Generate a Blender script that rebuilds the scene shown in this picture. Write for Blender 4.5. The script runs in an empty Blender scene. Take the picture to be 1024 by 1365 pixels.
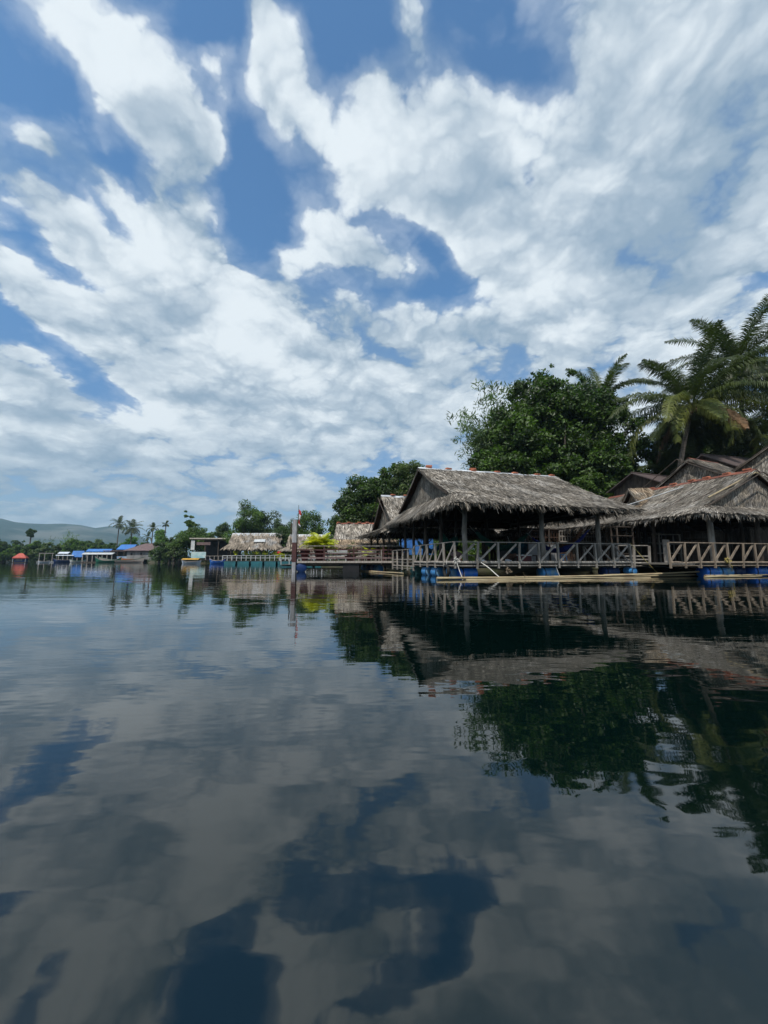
import bpy, math, random
import numpy as np
from mathutils import Vector, Matrix, Euler

# ------------------------------------------------------------------ camera
SC = bpy.context.scene
COL = SC.collection
CAM_H = 0.8
PITCH = math.radians(7.2)
cam_d = bpy.data.cameras.new("camera")
cam_d.sensor_fit = 'HORIZONTAL'
cam_d.sensor_width = 36.0
cam_d.lens = 18.0
cam_d.clip_start = 0.05
cam_d.clip_end = 20000.0
cam = bpy.data.objects.new("camera", cam_d)
COL.objects.link(cam)
cam.location = (0, 0, CAM_H)
cam.rotation_euler = (math.radians(90) + PITCH, 0, 0)
SC.camera = cam
SC.view_settings.view_transform = 'Standard'
SC.view_settings.look = 'None'
SC.view_settings.exposure = 0.0
SC.view_settings.gamma = 1.0
SC.cycles.use_denoising = True
SC.cycles.max_bounces = 6
SC.cycles.diffuse_bounces = 2
SC.cycles.glossy_bounces = 3
SC.cycles.transmission_bounces = 3
SC.cycles.transparent_max_bounces = 8
SC.cycles.volume_bounces = 0
SC.cycles.caustics_reflective = False
SC.cycles.caustics_refractive = False

def sky_dir(px, py):
    """compass direction of a spot of sky, as seen by a level observer on the lake"""
    x = (px - 512) / 512.0
    u = -(py - 682.5) / 512.0
    v = Vector((x, math.cos(PITCH) - u * math.sin(PITCH), math.sin(PITCH) + u * math.cos(PITCH)))
    return v.normalized()

# ------------------------------------------------------------------ sun
SUN_EL = math.radians(55)
SUN_AZ = math.radians(202)         # clockwise from +Y: behind the observer
sun_vec = Vector((math.sin(SUN_AZ) * math.cos(SUN_EL), math.cos(SUN_AZ) * math.cos(SUN_EL), math.sin(SUN_EL)))
sun_d = bpy.data.lights.new("sun", 'SUN')
sun_d.energy = 4.0
sun_d.angle = math.radians(0.5)
sun_d.color = (1.0, 0.955, 0.88)
sun = bpy.data.objects.new("sun", sun_d)
COL.objects.link(sun)
sun.location = (0, -20, 60)
sun.rotation_euler = sun_vec.to_track_quat('Z', 'Y').to_euler()

# ------------------------------------------------------------------ world: sky with broken cumulus
world = bpy.data.worlds.new("World")
SC.world = world
world.use_nodes = True
WN = world.node_tree.nodes; WL = world.node_tree.links
WN.clear()

class NT:
    """tiny helper for node graphs"""
    def __init__(s, tree): s.t = tree; s.n = tree.nodes; s.l = tree.links
    def node(s, typ, **kw):
        n = s.n.new(typ)
        for k, v in kw.items(): setattr(n, k, v)
        return n
    def put(s, sock, v):
        if isinstance(v, bpy.types.NodeSocket): s.l.new(v, sock)
        elif v is not None: sock.default_value = v
    def math(s, op, a, b=None, c=None, clamp=False):
        n = s.node('ShaderNodeMath', operation=op); n.use_clamp = clamp
        s.put(n.inputs[0], a)
        if b is not None: s.put(n.inputs[1], b)
        if c is not None: s.put(n.inputs[2], c)
        return n.outputs[0]
    def vmath(s, op, a, b=None, out=0):
        n = s.node('ShaderNodeVectorMath', operation=op)
        s.put(n.inputs[0], a)
        if b is not None: s.put(n.inputs[1], b)
        return n.outputs[out]
    def ramp(s, v, a, b, c=0.0, d=1.0, interp='SMOOTHSTEP'):
        n = s.node('ShaderNodeMapRange', interpolation_type=interp)
        s.put(n.inputs['Value'], v); n.clamp = False
        n.inputs['From Min'].default_value = a; n.inputs['From Max'].default_value = b
        n.inputs['To Min'].default_value = c; n.inputs['To Max'].default_value = d
        return n.outputs['Result']
    def mix(s, f, a, b, mode='MIX'):
        n = s.node('ShaderNodeMix', data_type='RGBA', blend_type=mode)
        s.put(n.inputs[0], f)
        s.put(n.inputs[6], a if isinstance(a, bpy.types.NodeSocket) else tuple(a) + (1,) * (4 - len(a)))
        s.put(n.inputs[7], b if isinstance(b, bpy.types.NodeSocket) else tuple(b) + (1,) * (4 - len(b)))
        return n.outputs[2]
    def noise(s, vec, scale, detail=2, rough=0.5, lac=2.0, dist=0.0):
        n = s.node('ShaderNodeTexNoise', noise_dimensions='3D')
        s.put(n.inputs['Vector'], vec)
        n.inputs['Scale'].default_value = scale; n.inputs['Detail'].default_value = detail
        n.inputs['Roughness'].default_value = rough; n.inputs['Lacunarity'].default_value = lac
        n.inputs['Distortion'].default_value = dist
        return n.outputs['Fac']
    def mapping(s, vec, loc=(0, 0, 0), rot=(0, 0, 0), scale=(1, 1, 1), typ='POINT'):
        n = s.node('ShaderNodeMapping', vector_type=typ)
        s.put(n.inputs['Vector'], vec)
        n.inputs['Location'].default_value = loc; n.inputs['Rotation'].default_value = rot
        n.inputs['Scale'].default_value = scale
        return n.outputs[0]

W = NT(world.node_tree)
DIR = W.node('ShaderNodeTexCoord').outputs['Generated']

def lobe(vec, cx, cy, a, b, ang, soft=0.75):
    """a soft oval patch of the sky dome: 1 inside, 0 outside"""
    c = sky_dir(cx, cy)
    t = math.radians(ang)
    p = sky_dir(cx + a * math.cos(t), cy + a * math.sin(t)) - c
    q = sky_dir(cx - b * math.sin(t), cy + b * math.cos(t)) - c
    la, lb = p.length, q.length
    x = p.normalized(); y = (q - x * q.dot(x)).normalized(); z = x.cross(y)
    m = Matrix((x, y, z)).transposed()
    v = W.mapping(vec, loc=tuple(c), rot=tuple(m.to_euler()), scale=(la, lb, 0.9), typ='TEXTURE')
    r = W.vmath('LENGTH', v, out=1)
    return W.ramp(r, 1.0 + soft * .5, 1.0 - soft)

CHAIN = [None]
def lobes(vec, items):
    acc = None
    for i, it in enumerate(items):
        w = it[5]
        if CHAIN[0] is not None and i % 8 == 0:     # chain the groups so that they are worked out one after another
            n = W.node('ShaderNodeVectorMath', operation='MULTIPLY_ADD')
            W.put(n.inputs[0], CHAIN[0]); n.inputs[1].default_value = (1e-7, 1e-7, 1e-7); W.put(n.inputs[2], vec)
            vec = n.outputs[0]
        v = lobe(vec, *it[:5], *(it[6:7]))
        if acc is None: acc = W.math('MULTIPLY', v, w)
        else: acc = W.math('MULTIPLY_ADD', v, w, acc)
        CHAIN[0] = acc
    return acc

sep = W.node('ShaderNodeSeparateXYZ'); W.put(sep.inputs[0], DIR)
Z = sep.outputs[2]
zc = W.math('MAXIMUM', Z, 0.0)
inv = W.math('DIVIDE', 1.0, W.math('ADD', zc, 0.30))
comb = W.node('ShaderNodeCombineXYZ')
W.put(comb.inputs[0], W.math('MULTIPLY', sep.outputs[0], inv))
W.put(comb.inputs[1], W.math('MULTIPLY', sep.outputs[1], inv))
comb.inputs[2].default_value = 3.7
PLN = comb.outputs[0]                                   # cloud layer seen in perspective
# warp the direction a little so that the edges of the patches are ragged
wn = W.node('ShaderNodeTexNoise'); W.put(wn.inputs['Vector'], PLN)
wn.inputs['Scale'].default_value = 3.4; wn.inputs['Detail'].default_value = 6; wn.inputs['Roughness'].default_value = .58
warp = W.vmath('MULTIPLY', W.vmath('SUBTRACT', wn.outputs['Color'], (0.5, 0.5, 0.5)), (0.15, 0.15, 0.15))
DW = W.vmath('ADD', DIR, warp)

CLOUD = [ # cx, cy, half length, half width, angle, weight
    (180, 108, 130, 58, 38, 1.05), (245, 205, 80, 58, 60, 1.0), (135, 40, 24, 18, 60, .6), (270, 180, 45, 40, 0, .5),
    (95, 215, 125, 32, 42, .75), (55, 280, 115, 42, 38, .95), (235, 300, 95, 45, 35, .6),
    (372, 115, 110, 50, 58, 1.0), (330, 15, 45, 26, 70, .7), (275, 95, 50, 10, 55, .3),
    (560, 190, 128, 108, 0, 1.0), (548, 40, 60, 26, 75, .7), (630, 290, 110, 75, 40, .8), (500, 110, 40, 40, 0, .5),
    (885, 190, 215, 190, 0, 1.5), (950, 330, 190, 90, 0, .7), (950, 230, 120, 110, 0, .8), (800, 30, 60, 70, 60, .6), (1000, 60, 120, 120, 0, .8), (800, 340, 200, 90, 0, .7),
    (478, 335, 80, 38, 28, .95), (690, 385, 90, 35, 20, .6), (10, 345, 60, 30, 30, .6),
    (215, 380, 120, 60, 15, .9), (95, 425, 120, 32, 22, .85), (240, 485, 150, 50, 22, .75),
    (400, 440, 120, 85, 20, .55), (480, 510, 220, 75, 15, .7), (340, 560, 160, 45, 15, .6),
    (45, 520, 80, 45, 25, .95), (30, 590, 60, 24, 5, .8), (130, 600, 60, 25, 5, .6), (780, 470, 300, 60, 0, .75),
    (340, 350, 110, 50, 25, .5), (540, 425, 120, 32, 8, .7), (690, 440, 110, 30, 5, .6), (235, 270, 60, 45, 60, .5), (430, 330, 40, 26, 30, .4), (30, 180, 50, 25, 40, .4),
]
GAPS = [
    (25, 90, 85, 70, 0, 1.1), (120, 205, 55, 9, 45, .25), (335, 262, 110, 45, 78, .95), (470, 45, 62, 52, 90, .75), (245, 20, 50, 42, 0, .8),
    (668, 78, 70, 48, 10, .8), (650, 15, 70, 34, 0, .8), (395, 300, 60, 24, 60, .6), (425, 385, 36, 12, 40, .35),
    (590, 340, 66, 22, 50, .8), (540, 300, 30, 20, 40, .4), (560, 395, 36, 12, 0, .4), (105, 365, 105, 13, 22, .7), (70, 475, 120, 24, 33, 1.0), (10, 430, 45, 28, 40, .8),
    (195, 548, 70, 20, 20, .7), (275, 455, 50, 8, 30, .3), (765, 415, 45, 9, 0, .35), (990, 370, 60, 12, 0, .6),
    (705, 245, 22, 9, 60, .35), (335, 470, 45, 10, 30, .3), (150, 300, 40, 12, 40, .2),
    (160, 560, 60, 12, 15, .4), (20, 310, 40, 12, 30, .3), (300, 60, 20, 60, 10, .4),
]
GREY = [
    (890, 230, 200, 140, 20, .42), (960, 300, 160, 110, 0, .16), (800, 300, 130, 70, 0, .22), (640, 270, 85, 55, 30, .45), (640, 150, 26, 30, 60, .3), (600, 160, 25, 28, 60, .25),
    (225, 405, 80, 30, 12, .75), (190, 135, 70, 26, 40, .4), (245, 175, 45, 26, 50, .35), (520, 345, 60, 20, 25, .15),
    (330, 545, 150, 28, 14, .55), (470, 510, 90, 40, 20, .45), (250, 505, 90, 20, 20, .2), (60, 550, 60, 20, 10, .35),
    (560, 470, 120, 50, 15, .3), (850, 400, 200, 50, 0, .35), (160, 640, 200, 30, 0, .45), (500, 600, 250, 30, 0, .3), (370, 150, 40, 20, 50, .15),
    (690, 540, 100, 60, 0, .2), (100, 300, 90, 30, 35, .15), (560, 280, 90, 30, 20, .3),
]
BRIGHT = [
    (900, 110, 90, 26, 125, .35), (700, 190, 60, 25, 100, .35), (500, 200, 45, 60, 80, .25), (160, 80, 60, 22, 30, .3),
    (200, 335, 40, 14, 25, .4), (380, 500, 60, 16, 25, .3), (350, 420, 60, 16, 25, .2), (1000, 60, 60, 60, 0, .25),
    (450, 560, 60, 14, 10, .2), (40, 585, 50, 10, 5, .2), (380, 110, 50, 25, 60, .2), (760, 60, 50, 30, 60, .2), (650, 380, 60, 20, 30, .3),
    (860, 170, 30, 22, 90, .25),
]
mask = W.math('SUBTRACT', lobes(DW, CLOUD), lobes(DW, GAPS))
mask = W.math('MAXIMUM', W.math('MINIMUM', mask, 1.15), -.75)
hor = W.ramp(Z, 0.58, 0.24, 0.0, 0.85)                  # more cover towards the horizon
back = W.ramp(sep.outputs[1], 0.35, 0.0, 0.0, 0.5)       # scattered cloud outside the mapped part
mask = W.math('ADD', W.math('ADD', mask, hor), back)

def stretched(vec):
    return W.mapping(vec, scale=(1.0, 1.15, 1.0), rot=(0, 0, math.radians(-6)))
def billow(vec, detail):
    v = W.node('ShaderNodeTexVoronoi', voronoi_dimensions='3D', feature='F1')
    W.put(v.inputs['Vector'], vec)
    v.inputs['Scale'].default_value = 4.2; v.inputs['Detail'].default_value = detail
    v.inputs['Roughness'].default_value = .52; v.inputs['Lacunarity'].default_value = 2.3
    v.inputs['Randomness'].default_value = 1.0
    return v.outputs['Distance']

w2v = W.vmath('MULTIPLY', W.vmath('SUBTRACT', wn.outputs['Color'], (0.5, 0.5, 0.5)), (0.24, 0.24, 0.24))
VA = W.vmath('ADD', stretched(PLN), w2v)
VB = W.vmath('ADD', stretched(W.vmath('MULTIPLY', PLN, (0.945, 0.945, 1.0))), w2v)
n0 = W.noise(VA, 2.3, 7, .58, 2.1, .0)
b0 = billow(VA, 3.0)
b1 = billow(VB, 2.0)
f0 = W.math('SUBTRACT', W.math('MULTIPLY_ADD', n0, .75, .36), W.math('MULTIPLY', b0, .55))   # high where a billow bulges
c0 = W.math('MULTIPLY', b1, .5); c1 = W.math('MULTIPLY', b0, .5)
dens = W.math('MULTIPLY_ADD', mask, .72, W.math('MULTIPLY', W.math('SUBTRACT', f0, .262), 1.8))
veil = W.ramp(dens, -.50, .25, 0.0, .34)
alpha = W.math('MAXIMUM', W.math('MAXIMUM', W.ramp(dens, -.04, 0.42), veil), W.ramp(Z, .20, .0, 0.0, .92))
relk = W.ramp(Z, .05, .5, .6, 1.4)
rel = W.math('MULTIPLY', W.math('SUBTRACT', c0, c1), relk)
thick = W.ramp(dens, 0.35, 1.15)
grey = lobes(DW, GREY)
brt = lobes(DW, BRIGHT)
lum = W.math('ADD', W.math('SUBTRACT', 1.0, W.math('MULTIPLY', grey, .95)), W.math('MULTIPLY', brt, .55))
lum = W.math('ADD', lum, rel)
lum = W.math('MULTIPLY_ADD', W.math('SUBTRACT', f0, .42), W.ramp(grey, 0, .6, 1.3, .8), lum)
lum = W.math('MULTIPLY_ADD', W.math('SUBTRACT', .74, b0), W.ramp(Z, .15, .6, .30, .9), lum)
lum = W.math('MULTIPLY_ADD', W.math('SUBTRACT', W.noise(VA, .9, 2, .5), .5), 1.5, lum)
lum = W.math('SUBTRACT', lum, W.math('MULTIPLY', thick, .30))
lum = W.math('SUBTRACT', lum, W.ramp(Z, 0.30, 0.03, 0.0, .34))
lum = W.ramp(lum, -.45, 1.20, .0, 1.08)
cl_n = W.node('ShaderNodeMix', data_type='RGBA', blend_type='MIX'); cl_n.clamp_factor = False
W.put(cl_n.inputs[0], lum)
cl_n.inputs[6].default_value = (3.1, 4.2, 5.4, 1); cl_n.inputs[7].default_value = (8.0, 8.75, 9.3, 1)
sky = W.node('ShaderNodeTexSky', sky_type='NISHITA')
sky.sun_disc = False
sky.sun_elevation = SUN_EL
sky.sun_rotation = SUN_AZ
sky.air_density = 1.0; sky.dust_density = 0.5; sky.ozone_density = 2.0
skc = W.mix(1.0, sky.outputs[0], W.mix(W.ramp(Z, .1, .6), (0.85, 1.0, 1.15), (1.02, 1.52, 1.75)), 'MULTIPLY')
final = W.mix(alpha, skc, cl_n.outputs[2])
bg = W.node('ShaderNodeBackground')
W.put(bg.inputs[0], final); bg.inputs[1].default_value = 0.1
out = W.node('ShaderNodeOutputWorld'); WL.new(bg.outputs[0], out.inputs[0])
world.cycles.sampling_method = 'MANUAL'
world.cycles.sample_map_resolution = 512

# ------------------------------------------------------------------ materials
def material(name, c1, c2=None, scale=3.0, rough=0.8, tone=True, stretch=(1, 1, 1), spec=0.3, detail=4,
             c3=None, scale3=0.6, bump=0.0, bscale=20.0, metal=0.0, trans=None, amount=1.0, coord='Object'):
    m = bpy.data.materials.new(name); m.use_nodes = True
    t = NT(m.node_tree); n = m.node_tree.nodes
    b = n['Principled BSDF']
    tc = t.node('ShaderNodeTexCoord').outputs[coord]
    v = t.mapping(tc, scale=stretch)
    col = None
    if c2 is None: c2 = tuple(x * 0.7 for x in c1)
    f = t.ramp(t.noise(v, scale, detail, .6), .34, .66)
    col = t.mix(f, c1, c2)
    if c3 is not None:
        col = t.mix(t.ramp(t.noise(tc, scale3, 4, .6), .48, .68), col, c3)
    if tone:
        at = t.node('ShaderNodeAttribute'); at.attribute_name = 'tone'
        g = t.node('ShaderNodeCombineColor')
        for i in range(3): t.put(g.inputs[i], at.outputs['Fac'])
        col = t.mix(1.0, col, g.outputs[0], 'MULTIPLY')
    t.put(b.inputs['Base Color'], col)
    b.inputs['Roughness'].default_value = rough
    b.inputs['Specular IOR Level'].default_value = spec
    b.inputs['Metallic'].default_value = metal
    if bump:
        bp = t.node('ShaderNodeBump'); bp.inputs['Distance'].default_value = bump
        t.put(bp.inputs['Height'], t.noise(v, bscale, 3, .6)); bp.inputs['Strength'].default_value = 1
        t.put(b.inputs['Normal'], bp.outputs[0])
    if trans:
        tr = t.node('ShaderNodeBsdfTranslucent')
        t.put(tr.inputs[0], t.mix(1.0, col, trans, 'MULTIPLY'))
        ad = t.node('ShaderNodeAddShader')
        m.node_tree.links.new(b.outputs[0], ad.inputs[0]); m.node_tree.links.new(tr.outputs[0], ad.inputs[1])
        m.node_tree.links.new(ad.outputs[0], n['Material Output'].inputs[0])
    return m

M = {}
M['thatch'] = material('thatch', (.32, .285, .24), (.18, .155, .125), 2.2, .85, c3=(.37, .34, .30), scale3=.8, spec=.15)
M['thatch_tan'] = material('thatch_tan', (.31, .235, .16), (.19, .14, .095), 2.2, .85, c3=(.24, .21, .17), scale3=.9, spec=.15)
M['thatch_mix'] = material('thatch_mix', (.33, .28, .22), (.16, .145, .13), 2.2, .85, c3=(.26, .245, .225), scale3=.9, spec=.15)
M['thatch_far'] = material('thatch_far', (.31, .26, .205), (.20, .165, .13), 1.2, .9, c3=(.25, .24, .23), scale3=.5, spec=.1)
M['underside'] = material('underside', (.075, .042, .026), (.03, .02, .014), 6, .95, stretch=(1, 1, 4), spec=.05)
M['wood'] = material('wood', (.33, .30, .265), (.19, .17, .15), 7, .8, stretch=(1, 1, .25), bump=.004, bscale=30, spec=.2)
M['wood_brown'] = material('wood_brown', (.27, .215, .16), (.15, .12, .095), 7, .8, stretch=(1, 1, .25), bump=.004, bscale=30, spec=.2)
M['wood_pale'] = material('wood_pale', (.40, .36, .32), (.25, .22, .195), 9, .8, stretch=(1, 1, .3), spec=.2)
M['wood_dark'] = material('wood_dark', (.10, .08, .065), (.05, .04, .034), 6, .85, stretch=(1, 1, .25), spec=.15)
M['wood_red'] = material('wood_red', (.085, .032, .03), (.05, .024, .022), 6, .6, spec=.3)
M['deck'] = material('deck', (.20, .18, .155), (.11, .10, .09), 4, .85, stretch=(.4, 3, 1))
M['bamboo'] = material('bamboo', (.40, .32, .19), (.25, .20, .12), 3, .5, c3=(.30, .21, .13), scale3=1.3, stretch=(.3, 1, 1), spec=.35)
M['rope'] = material('rope', (.45, .36, .10), (.30, .25, .12), 12, .9)
M['rope_white'] = material('rope_white', (.65, .63, .58), (.5, .48, .45), 8, .7)
M['drum'] = material('drum_blue', (.014, .14, .60), (.012, .10, .46), 1.5, .38, c3=(.03, .15, .42), scale3=1.6, spec=.4)
M['drum_dark'] = material('drum_navy', (.010, .035, .14), (.009, .03, .10), 2, .5, spec=.35)
M['drum_pale'] = material('drum_faded', (.07, .28, .58), (.04, .18, .44), 1.5, .45, c3=(.16, .27, .34), scale3=1.8, spec=.3)
M['drum_teal'] = material('drum_teal', (.05, .16, .15), (.03, .10, .10), 2, .5, spec=.35)
M['strap'] = material('strap', (.02, .02, .025), None, 5, .7)
M['brick'] = material('brick', (.48, .17, .09), (.32, .11, .07), 9, .85, c3=(.16, .06, .04), scale3=4)
M['rust'] = material('rust', (.22, .075, .045), (.12, .045, .032), 1.6, .75, c3=(.34, .13, .08), scale3=1.2)
M['flashing'] = material('flashing', (.60, .62, .64), (.42, .44, .46), 2, .4, spec=.5)
M['white'] = material('white_paint', (.52, .53, .53), (.40, .42, .43), 2, .5)
M['roof_brown'] = material('roof_brown', (.115, .085, .08), (.075, .058, .055), 1, .55, stretch=(8, .3, 1), spec=.4)
M['roof_rose'] = material('roof_rose', (.17, .115, .11), (.11, .075, .075), 1.5, .7, spec=.3)
M['roof_red'] = material('roof_red', (.50, .085, .05), (.38, .07, .05), .8, .5, spec=.4)
M['tarp_blue'] = material('tarp_blue', (.05, .19, .50), (.04, .13, .38), 1.5, .5, spec=.4)
M['tarp_white'] = material('tarp_white', (.62, .65, .70), (.45, .50, .58), 1.2, .6)
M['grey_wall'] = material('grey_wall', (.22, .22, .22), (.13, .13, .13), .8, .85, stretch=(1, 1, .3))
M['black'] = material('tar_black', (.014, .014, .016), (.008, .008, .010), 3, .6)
M['teal_paint'] = material('teal_paint', (.035, .16, .19), (.03, .11, .13), 1.0, .55, spec=.3)
M['green_paint'] = material('green_paint', (.02, .14, .085), (.02, .09, .06), 1.4, .5)
M['orange_paint'] = material('orange_paint', (.55, .17, .05), (.40, .11, .05), 1.2, .6)
M['yellow_tarp'] = material('yellow_tarp', (.65, .38, .06), (.52, .28, .05), 1.2, .6)
M['red_cloth'] = material('red_cloth', (.55, .04, .04), (.42, .03, .03), 3, .7, trans=(.3, .3, .3))
M['white_cloth'] = material('white_cloth', (.65, .65, .66), (.55, .55, .57), 3, .7, trans=(.3, .3, .3))
M['net_green'] = material('net_green', (.012, .075, .05), (.008, .045, .035), 5, .9, trans=(.6, .6, .6))
M['net_blue'] = material('net_blue', (.018, .028, .20), (.014, .02, .12), 5, .9, trans=(.6, .6, .6))
M['net_brown'] = material('net_brown', (.17, .075, .03), (.10, .05, .03), 5, .9)
M['net_cyan'] = material('net_cyan', (.03, .13, .19), (.02, .08, .12), 5, .9)
M['pot'] = material('pot_maroon', (.115, .014, .02), (.08, .012, .016), 3, .35, spec=.5)
M['grey_post'] = material('grey_post', (.36, .36, .37), (.22, .22, .23), 5, .8, stretch=(2, 2, .4))
M['lattice'] = material('lattice', (.09, .05, .035), (.05, .03, .022), 5, .8)
M['soil'] = material('soil', (.07, .055, .038), (.04, .045, .02), .5, .95, c3=(.03, .05, .012), scale3=.1)
M['tyre'] = material('rubber', (.018, .018, .018), None, 5, .75)
M['bark'] = material('bark', (.10, .085, .07), (.055, .045, .037), 5, .9, stretch=(1, 1, .3))
M['bark_palm'] = material('bark_palm', (.15, .13, .11), (.08, .07, .06), 3, .9, stretch=(.5, .5, 4))
TL = (.75, .95, .35)
def leafmat(n, a, b, tr=TL): M[n] = material(n, a, b, .35, .5, spec=.3, trans=tr, detail=3)
leafmat('leaf_dark', (.034, .058, .010), (.018, .034, .007))
leafmat('leaf_mid', (.060, .10, .014), (.034, .062, .011))
leafmat('leaf_bright', (.085, .15, .020), (.05, .10, .018))
leafmat('leaf_olive', (.060, .082, .022), (.038, .058, .017))
leafmat('leaf_grey', (.075, .105, .045), (.045, .070, .028))
leafmat('leaf_yellow', (.38, .38, .02), (.22, .28, .02), (.6, .6, .2))
leafmat('frond', (.052, .066, .016), (.028, .040, .011), (.45, .55, .22))
leafmat('frond_yellow', (.13, .14, .03), (.05, .07, .018), (.45, .5, .2))
leafmat('frond_brown', (.13, .075, .035), (.08, .05, .028), (.3, .3, .2))

# ------------------------------------------------------------------ mesh building
def V3(*a): return np.array(a, dtype=float)
def unit(a):
    n = np.linalg.norm(a, axis=-1, keepdims=True); n[n == 0] = 1
    return a / n

class MB:
    def __init__(s): s.v = []; s.f = []; s.n = 0
    def add(s, V, F, tone=1.0, mi=0):
        V = np.asarray(V, float).reshape(-1, 3); F = np.asarray(F, dtype=np.int64)
        t = np.broadcast_to(np.asarray(tone, float), (len(F),))
        s.v.append(V); s.f.append((F + s.n, t, np.full(len(F), mi))); s.n += len(V)
        return s
    def box(s, c, size, rz=0.0, tone=1.0, mi=0):
        x, y, z = np.array(size) / 2
        P = np.array([(i, j, k) for i in (-x, x) for j in (-y, y) for k in (-z, z)])
        if rz:
            cs, sn = math.cos(rz), math.sin(rz)
            P = np.c_[P[:, 0] * cs - P[:, 1] * sn, P[:, 0] * sn + P[:, 1] * cs, P[:, 2]]
        return s.add(P + np.array(c), BOXF, tone, mi)
    def beam(s, a, b, w, h=None, tone=1.0, mi=0, up=(0, 0, 1)):
        h = w if h is None else h
        a = np.array(a, float); b = np.array(b, float); d = unit(b - a)
        u = np.array(up, float)
        if abs(d @ u) > .95: u = V3(1, 0, 0)
        r = unit(np.cross(d, u)); u = np.cross(r, d)
        P = [p + r * i * w / 2 + u * k * h / 2 for p in (a, b) for i in (-1, 1) for k in (-1, 1)]
        return s.add(P, BOXF, tone, mi)
    def tube(s, pts, radii, n=8, tone=1.0, mi=0, cap=True):
        pts = np.array(pts, float); m = len(pts)
        radii = np.broadcast_to(np.asarray(radii, float), (m,))
        T = unit(np.gradient(pts, axis=0))
        ref = V3(0, 0, 1) if abs(T[0][2]) < .9 else V3(1, 0, 0)
        R = unit(np.cross(T, ref)); U = np.cross(R, T)
        a = np.linspace(0, 2 * np.pi, n, endpoint=False)
        P = pts[:, None] + radii[:, None, None] * (np.cos(a)[None, :, None] * R[:, None] + np.sin(a)[None, :, None] * U[:, None])
        i = np.arange(m - 1)[:, None] * n; j = np.arange(n)[None]; k = (j + 1) % n
        F = np.stack([i + j, i + k, i + n + k, i + n + j], -1).reshape(-1, 4)
        b = s.n
        s.add(P.reshape(-1, 3), F, tone, mi)
        if cap:
            for e in (0, m - 1):
                c = pts[e]; base = P[e]
                s.add(np.vstack([c[None], base]), [[0, 1 + q, 1 + (q + 1) % n] for q in range(n)], tone, mi)
        return s
    def lathe(s, prof, n=16, c=(0, 0, 0), tone=1.0, mi=0, axis='z'):
        prof = np.array(prof, float); a = np.linspace(0, 2 * np.pi, n, endpoint=False)
        P = np.stack([prof[:, 0, None] * np.cos(a), prof[:, 0, None] * np.sin(a), np.repeat(prof[:, 1, None], n, 1)], -1)
        if axis == 'x': P = P[..., [2, 0, 1]]
        m = len(prof)
        i = np.arange(m - 1)[:, None] * n; j = np.arange(n)[None]; k = (j + 1) % n
        F = np.stack([i + j, i + k, i + n + k, i + n + j], -1).reshape(-1, 4)
        return s.add(P.reshape(-1, 3) + np.array(c), F, tone, mi)
    def build(s, name, mats, parent=None, smooth=False):
        if not isinstance(mats, (list, tuple)): mats = [mats]
        me = bpy.data.meshes.new(name)
        V = np.vstack(s.v)
        me.vertices.add(len(V)); me.vertices.foreach_set('co', V.astype(np.float32).ravel())
        L = np.concatenate([f.ravel() for f, t, k in s.f]); sz = np.concatenate([np.full(len(f), f.shape[1]) for f, t, k in s.f])
        T = np.concatenate([t for f, t, k in s.f]); K = np.concatenate([k for f, t, k in s.f])
        me.loops.add(len(L)); me.loops.foreach_set('vertex_index', L.astype(np.int32))
        me.polygons.add(len(sz)); st = np.concatenate([[0], np.cumsum(sz)[:-1]])
        me.polygons.foreach_set('loop_start', st.astype(np.int32)); me.polygons.foreach_set('loop_total', sz.astype(np.int32))
        me.polygons.foreach_set('material_index', K.astype(np.int32))
        me.polygons.foreach_set('use_smooth', np.full(len(sz), smooth))
        for m in mats: me.materials.append(m)
        at = me.attributes.new('tone', 'FLOAT', 'FACE'); at.data.foreach_set('value', T.astype(np.float32))
        me.update(calc_edges=True); me.validate()
        o = bpy.data.objects.new(name, me); COL.objects.link(o)
        if parent is not None: o.parent = parent
        return o
BOXF = [[0, 1, 3, 2], [4, 6, 7, 5], [0, 4, 5, 1], [2, 3, 7, 6], [0, 2, 6, 4], [1, 5, 7, 3]]

def tag(o, label=None, cat=None, group=None, kind=None):
    if label: o['label'] = label
    if cat: o['category'] = cat
    if group: o['group'] = group
    if kind: o['kind'] = kind
    return o
def thing(name, label, cat, loc=(0, 0, 0), rz=0.0, group=None):
    o = bpy.data.objects.new(name, None); COL.objects.link(o)
    o.empty_display_size = .3
    o.location = loc; o.rotation_euler = (0, 0, rz)
    return tag(o, label, cat, group)
def dup(o, loc=None, rz=None, label=None):
    """a copy of a thing with copies of its parts and sub-parts"""
    r = o.copy(); COL.objects.link(r)
    if loc is not None: r.location = loc
    if rz is not None: r.rotation_euler = (0, 0, rz)
    if label: r['label'] = label
    for ch in list(o.children):
        c = ch.copy(); COL.objects.link(c); c.parent = r
        for g in list(ch.children):
            d = g.copy(); COL.objects.link(d); d.parent = c
    return r

# frame of the row of floating pavilions: s runs along the front towards the right, t away from the water
A0 = V3(3.2, 17.5, 0); ROT = math.atan2(.25, .968)
E1 = V3(math.cos(ROT), math.sin(ROT), 0); E2 = V3(-math.sin(ROT), math.cos(ROT), 0)
def ST(s, t, z=0.0): return tuple(A0 + E1 * s + E2 * t + V3(0, 0, z))

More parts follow.
